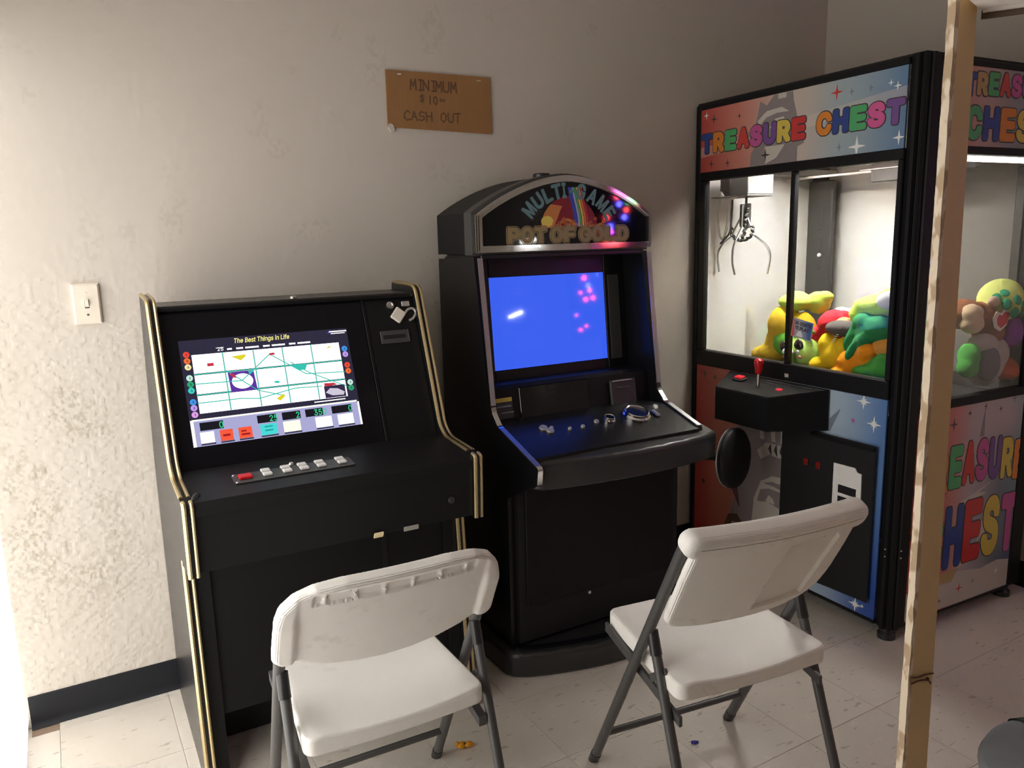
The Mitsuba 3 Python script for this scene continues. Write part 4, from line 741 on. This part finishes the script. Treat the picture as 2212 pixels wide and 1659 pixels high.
HN = ['yellow', 'orange', 'green', 'grey', 'purple', 'red', 'lime', 'brown']
for i, (e, u) in enumerate([(.30, .30), (.30, .48), (.30, .64), (.42, .24), (.43, .40), (.43, .56), (.45, .70), (.57, .40)]):
    toy('plush_toy', f'{HN[i % 8]} plush deep in the heap, mostly hidden by the toys at the glass', [((e, u, .915), (.075, .08, .055)), ((e+.02, u-.02, .955), (.05, .055, .045))], HEAP[i % 8], .003, 4, i)
pg = thing('price_sign', 'small red white and blue price sign on the front glass of the claw machine', 'sign')
PS = FC @ basis([.022, .505, 1.045], [0, -1, 0], [0, 0, 1])
PSF = CF @ basis([-.502, 1.030, -.0125], [1, -.16, 0], [.02, 1, 0])
def price_color(p, n, uv):
    u = (p.x-N0[0])*math.sin(TH)+(p.y-N0[1])*math.cos(TH); t = (.502-u)/.095
    return mix((.62, .10, .09), mix((.36, .38, .44), (.06, .12, .30), smoothstep(.45, .95, t)), smoothstep(.10, .24, t))
mat('price_print', proc(price_color), .4)
obj('card', ext(rounded(0, 0, .095, .068, .002), 0, .0012), 'price_print', pg, fr=PSF, smooth=False)
obj('card_edge', ext(rounded(-.001, -.001, .096, .069, .002).difference(rounded(.001, .001, .094, .067, .002)), 0, .0014), 'ink_stone', pg, fr=PSF, smooth=False)
for tx_, a_, b_, c_ in (('50', .012, .028, .046), ('CENTS', .034, .088, .046), ('TO', .014, .031, .028), ('PLAY', .037, .082, .028)): obj('lettering', ext(fit_glyph(tx_, a_, b_, c_, c_+.014, .03), .0012, .002), 'ink_dark', pg, fr=PSF, smooth=False)
obj('figure_print', ext(Polygon([(.024, .004), (.03, .022), (.042, .026), (.05, .018), (.056, .008), (.05, .004)]), .0012, .0016), 'ink_white', pg, fr=PSF, smooth=False)

# ------------------------------------------------------------------ folding chairs
def at_tube(v, x): return np.array([x, .22-.42*v/.9035, .80*v/.9035])       # point on the long side tube at distance v from its foot
UD = np.array([0, -.42, .80])/.9035; NB = np.array([0, -.80, -.42])/.9035
def warp_back(m, depth, half, disp=None, it=6, fr=None):
    m = tm(m).copy(); m.merge_vertices(digits_vertex=6)
    if it: trimesh.smoothing.filter_taubin(m, lamb=.5, nu=.53, iterations=it)
    x, v, n = m.vertices.T
    if disp is not None: n = n+disp(x, v, n)
    n = n+depth*(1-np.clip(np.abs(x)/half, 0, 1.15)**2)
    m.vertices = np.outer(x, [1, 0, 0])+np.array([0, .22, 0])+np.outer(v, UD)+np.outer(n, NB); return m
def sstep(a, b, x): t = np.clip((x-a)/(b-a), 0, 1); return t*t*(3-2*t)
def ribbed(x, v, n):            # chair with the ribbed back: raised side sleeves and top rim, shallow ribbed band below the rim
    back = (n > .006)*1.0; ax = np.abs(x)
    d = .007*sstep(.205, .222, ax)*(1-sstep(.80, .86, v))+.005*sstep(.893, .901, v)+.003*sstep(.205, .218, ax)
    band = sstep(.858, .862, v)*(1-sstep(.886, .890, v))*(1-sstep(.178, .184, ax)); gap = np.abs(((x+.158)/.063) % 1-.0)*.063
    return back*(d-.0042*band*(np.minimum(gap, .063-gap) > .0032))-0*n
def cs_ext(p, z0, z1): return Manifold.extrude(CrossSection([np.array(orient(poly(p)).exterior.coords)[:-1]]), z1-z0).translate((0, 0, z0))
def soft(p, z0, z1, r, ref=.014, K=3):
    """rounded slab from a polygon (union of stacked extrusions that step in toward both faces)"""
    m = cs_ext(p, z0+r, z1-r)
    for k in range(1, K+1):
        d = r*(1-math.cos(k/K*math.pi/2)); s = r*math.sin(k/K*math.pi/2)
        q = p.buffer(-d, quad_segs=4); m = m+cs_ext(q, z0+r-s, z1-r+s)
    return m.refine_to_length(ref)
def chair(label, pos, rot, kind, sz=1.0):
    F = frame([pos[0], pos[1], 0], rot) @ np.diag([sz, sz, sz, 1.0]); tx = .238 if kind == 0 else .222;  k = thing('folding_chair', label, 'chair', 'white folding chairs')
    lo, hi = .19, .215
    seat = Polygon([(-hi, -.165), (hi, -.165), (lo, .205), (-lo, .205)]).buffer(-.025).buffer(.025, quad_segs=6)
    sm = tm(soft(seat, -.044, 0, .0065, .008, 4)).copy(); sm.merge_vertices(digits_vertex=6); trimesh.smoothing.filter_taubin(sm, lamb=.5, nu=.53, iterations=4); x, y, z = sm.vertices.T
    dish = -.013*np.clip(1-(x/.185)**2, 0, 1)*np.clip(1-((y-.0)/.19)**4, 0, 1)-.008*np.clip(1-(x/.17)**2, 0, 1)*np.clip((-.05-y)/.10, 0, 1)
    sm.vertices[:, 2] = .446+z+.05*(y-.2)*.8+dish*(z > -.02)+.4*dish*(z <= -.02)
    obj('seat', sm, 'chair_plastic', k, fr=F, smooth=50, label='white plastic seat')
    if kind == 0:
        h_ = [(.254, .71), (.254, .822), (.245, .862), (.218, .897), (.176, .917), (.115, .925)]; b_ = [(.241, .695), (.212, .698), (.185, .680), (.13, .660), (.065, .648)]
        out = affinity.translate(Polygon([(-a, b) for a, b in h_]+[(a, b) for a, b in h_[::-1]]+b_+[(0, .644)]+[(-a, b) for a, b in b_[::-1]]), 0, -.014).buffer(-.012).buffer(.012, quad_segs=5)
        m = soft(out, -.008, .020, .008, .012)
        bm = warp_back(m.refine_to_length(.0065), .014, .254, ribbed)
        bk = obj('backrest', bm, 'chair_plastic', k, fr=F, smooth=40, label='white plastic backrest')
        for s in (-1, 1):
            obj('tube_sleeve', tube([at_tube(.682, s*tx)+NB*.004, at_tube(.71, s*tx)+NB*.004, at_tube(.77, s*tx)+NB*.004, at_tube(.81, s*(tx-.002))+NB*.004], [.0172, .0185, .0175, .008], 14), 'chair_plastic', bk, fr=F)
            for v in (.700, .720): obj('rivet', moved(trimesh.creation.icosphere(1, .0042), F @ frame(at_tube(v, s*tx)+NB*.0222)), 'screw_dark', bk, smooth=True)
    else:
        out = Polygon([(-.218, .905), (.222, .905), (.225, .80), (.220, .72), (.205, .675), (.165, .645), (.10, .630), (0, .626), (-.14, .626), (-.20, .632), (-.218, .65), (-.220, .80)]).buffer(-.016).buffer(.016, quad_segs=6)
        m = soft(out, .010, .034, .008, .012)
        pocket = Polygon([(.0, .655), (.148, .662), (.180, .850), (.160, .868), (.035, .868), (.02, .850)]).buffer(-.006).buffer(.006, quad_segs=4)
        m = m-cs_ext(pocket, .0235, .07).refine_to_length(.02)
        bm = warp_back(m.refine_to_length(.013), .020, .235)
        bk = obj('backrest', bm, 'chair_plastic', k, fr=F, smooth=40, label='white plastic backrest')
        lip = soft(rounded(-.247, .866, .247, .927, .028), -.012, .042, .018, .007, 7)
        obj('top_roll', warp_back(lip, .014, .245, None, 14), 'chair_plastic', bk, fr=F, smooth=50)
        seam = cs_ext(sbox(-.218, .9020, .218, .9032), .0405, .0424).refine_to_length(.02)
        obj('seam', warp_back(seam, .014, .245, None, 0), 'screw_dark', bk, fr=F, smooth=False)
    for s in (-1, 1):
        top = .80 if kind == 0 else .885
        lg = obj('long_leg', tube([at_tube(.004, s*(tx-.008 if kind == 0 else .225)), at_tube(.30, s*(tx-.004 if kind == 0 else .224)), at_tube(top, s*tx)], .0135, 12, 1.0), 'chair_steel', k, fr=F, smooth=60, label='grey steel tube from backrest to front foot')
        obj('foot_cap', tube([at_tube(.0015, s*(tx-.008 if kind == 0 else .225)), at_tube(.035, s*(tx-.008 if kind == 0 else .225))], .0150, 12), 'black_plastic', lg, fr=F)
        h = at_tube(.62 if kind == 0 else .575, s*(tx-.006))+NB*.012; ft = np.array([s*(tx-.004), -.262 if kind == 0 else -.245, .010])
        rl = obj('rear_leg', tube([h, h*.5+ft*.5, ft], .0120, 12), 'chair_steel', k, fr=F, smooth=60, label='grey steel rear leg')
        d = (ft-h)/np.linalg.norm(ft-h)
        obj('hinge_cap', tube([h-d*.012, h+d*.045], .0138, 12), 'black_plastic', rl, fr=F)
        obj('foot_cap', tube([ft-d*.03, ft+d*.006], .0135, 12), 'black_plastic', rl, fr=F)
        obj('seat_bracket', Manifold.hull_points(np.array([(s*(.199 +a*(1 if kind else 2.5)), y, z+c) for a in (0, .008) for y, z in ((.185, .408), (-.155, .335)) for c in (-.012, .012)])), 'chair_steel', k, fr=F)
        obj('link', Manifold.hull_points(np.array([(s*(tx-.016+a), y, z) for a in (0, .006) for y, z in ((-.045, .375), (-.035, .392), (-.10, .44), (-.11, .43))])), 'chair_steel', k, fr=F)
        obj('bolt', moved(trimesh.creation.icosphere(1, .006), F @ frame([s*(tx-.0135), .035, .372])), 'dull_silver', k, smooth=True)
    a, b = at_tube(.135, -tx+.007), at_tube(.135, tx-.007)
    obj('cross_bar', tube([a, b], .0095, 10), 'chair_steel', k, fr=F, smooth=60)
    a, b = np.array([-.195, -.215, .075]), np.array([.195, -.215, .075])
    return k
chair('white folding chair with ribbed back, in front of the left gaming cabinet', (.5525, -.974), -.038, 0, .965)
chair('white folding chair with a recessed back panel, in front of the blue screen cabinet', (1.338, -1.265), -.135, 1)

# ------------------------------------------------------------------ wooden post, twine, shelf, stool, floor scraps
pp = thing('wooden_post', 'thin upright tan painted wooden board with a worn edge, right foreground', 'post')
obj('board', Manifold.hull_points(np.array([(1.3545, y, 1.805) for y in (-1.758, -1.770)]+[(1.405, y, 1.805) for y in (-1.758, -1.770)]+[(1.366, y, .0) for y in (-1.758, -1.770)]+[(1.445, y, .0) for y in (-1.758, -1.770)])), 'post_paint', pp, smooth=False)
em = tm(Manifold.hull_points(np.array([(x, y, 1.805) for x in (1.343, 1.3545) for y in (-1.757, -1.771)]+[(x, y, 0) for x in (1.355, 1.366) for y in (-1.757, -1.771)])).refine_to_length(.012))
em.vertices[:, 0] += (meshkit.fbm(em.vertices*np.array([60, 60, 34]), 3, 2)-.5)*.006*(em.vertices[:, 0] < 1.3535+.0055*(1.8-em.vertices[:, 2]))
obj('worn_edge', em, 'post_edge', pp, smooth=25, label='pale chipped left edge')
tw = thing('twine', 'brown twine wrapped around the tan post near its lower end', 'twine')
obj('strand', tube(spline([(1.356, -1.7735, .562), (1.375, -1.7735, .556), (1.405, -1.7735, .553), (1.428, -1.7735, .548)], 4), .0016, 6), 'twine_brown', tw)
obj('strand', tube(spline([(1.356, -1.7735, .548), (1.378, -1.7735, .547), (1.400, -1.774, .543), (1.414, -1.775, .536), (1.419, -1.775, .529)], 4), .0016, 6), 'twine_brown', tw)
obj('knot', moved(trimesh.creation.icosphere(1, .0035), frame([1.408, -1.775, .543])), 'twine_brown', tw, smooth=True)
sb = thing('shelf_board', 'white painted shelf board fixed at the top of the tan post', 'shelf')
q0, q1, q2 = np.array([1.416, -1.772]), np.array([.50, -.865]), np.array([-.95, -.312])
pts2 = [q0, q0+q1*.55, q0+q1*.55+q2*.16, q0+q2*.16]
obj('board', ext([tuple(q) for q in pts2], 1.779, 1.800), 'shelf_white', sb, smooth=False)
obj('edge_strip', ext([tuple(q0+q1*.0), tuple(q0+q1*.55), tuple(q0+q1*.55+np.array([.865, .50])*.008), tuple(q0+np.array([.865, .50])*.008)], 1.766, 1.802), 'shelf_edge', sb, smooth=False, label='dark brown edge strip')
obj('lip', tube([tuple(q0-np.array([.003, .004]))+(1.779,), tuple(q0+q1*.55)+(1.779,)], .005, 8), 'shelf_white', sb)
st = thing('stool', 'grey padded round stool at the lower right edge, dark green cloth on it', 'stool')
SC = frame([1.60, -2.015, 0])
obj('cushion', lathe([(0, .345), (.19, .345), (.203, .355), (.207, .375), (.200, .393), (.18, .403), (.12, .408), (0, .41)], 48), 'cushion_grey', st, fr=SC)
obj('underside', lathe([(0, .325), (.17, .325), (.17, .344), (0, .344)], 32), 'black_matte', st, fr=SC)
for a in range(4):
    c, s = math.cos(a*math.pi/2+.6), math.sin(a*math.pi/2+.6); obj('leg', tube([(.12*c, .12*s, .325), (.185*c, .185*s, .0)], .012, 10), 'chair_steel', st, fr=SC)
gc = thing('cloth', 'dark green cloth lying over the rim of the grey stool', 'cloth')
cpts = []
for i in range(9):
    for j in range(9):
        aa = math.radians(55-70+i*7.5); rr = .115+.013*j; zz = .4105 if rr < .15 else np.interp(rr, [.15, .18, .2, .211, .25], [.4095, .407, .398, .385, .33])
        cpts.append((rr*math.cos(aa) if rr < .213 else .213*math.cos(aa), rr*math.sin(aa) if rr < .213 else .213*math.sin(aa), zz+.002*math.sin(i*1.7+j)))
cf = [q for i in range(8) for j in range(8) for q in ((i*9+j, i*9+j+1, (i+1)*9+j+1), (i*9+j, (i+1)*9+j+1, (i+1)*9+j))]
obj('fold', trimesh.Trimesh(np.array(cpts), cf, process=False), 'cloth_dark_green', gc, fr=SC @ frame([0, 0, .0], .55), smooth=True)
tp = thing('toy_figure', 'tiny yellow orange toy piece on the floor by the left chair', 'toy')
mat('toy_orange', (.62, .27, .01), .3)
obj('body', blob([((0, 0, .010), (.014, .010, .009)), ((.016, -.010, .009), (.012, .010, .008)), ((-.010, .008, .014), (.007, .007, .009)), ((.024, -.016, .006), (.007, .005, .005))], 2), 'toy_orange', tp, fr=frame([.858, -.780, 0], .3), smooth=True)
obj('mark', moved(trimesh.creation.icosphere(1, .0025), frame([.862, -.789, .0195])), 'black_matte', tp, smooth=True)
bs2 = thing('blue_scrap', 'tiny blue plastic scrap on the floor under the right chair', 'scrap')
mat('scrap_blue', (.02, .02, .25), .4)
obj('piece', blob([((0, 0, .005), (.007, .006, .005)), ((.006, -.005, .004), (.006, .004, .004)), ((-.005, .005, .006), (.004, .003, .005))], 1), 'scrap_blue', bs2, fr=frame([1.425, -1.114, 0], .4), smooth=True)
for k in [q for q in labels if q in scene and not labels[q]]: labels.pop(k)
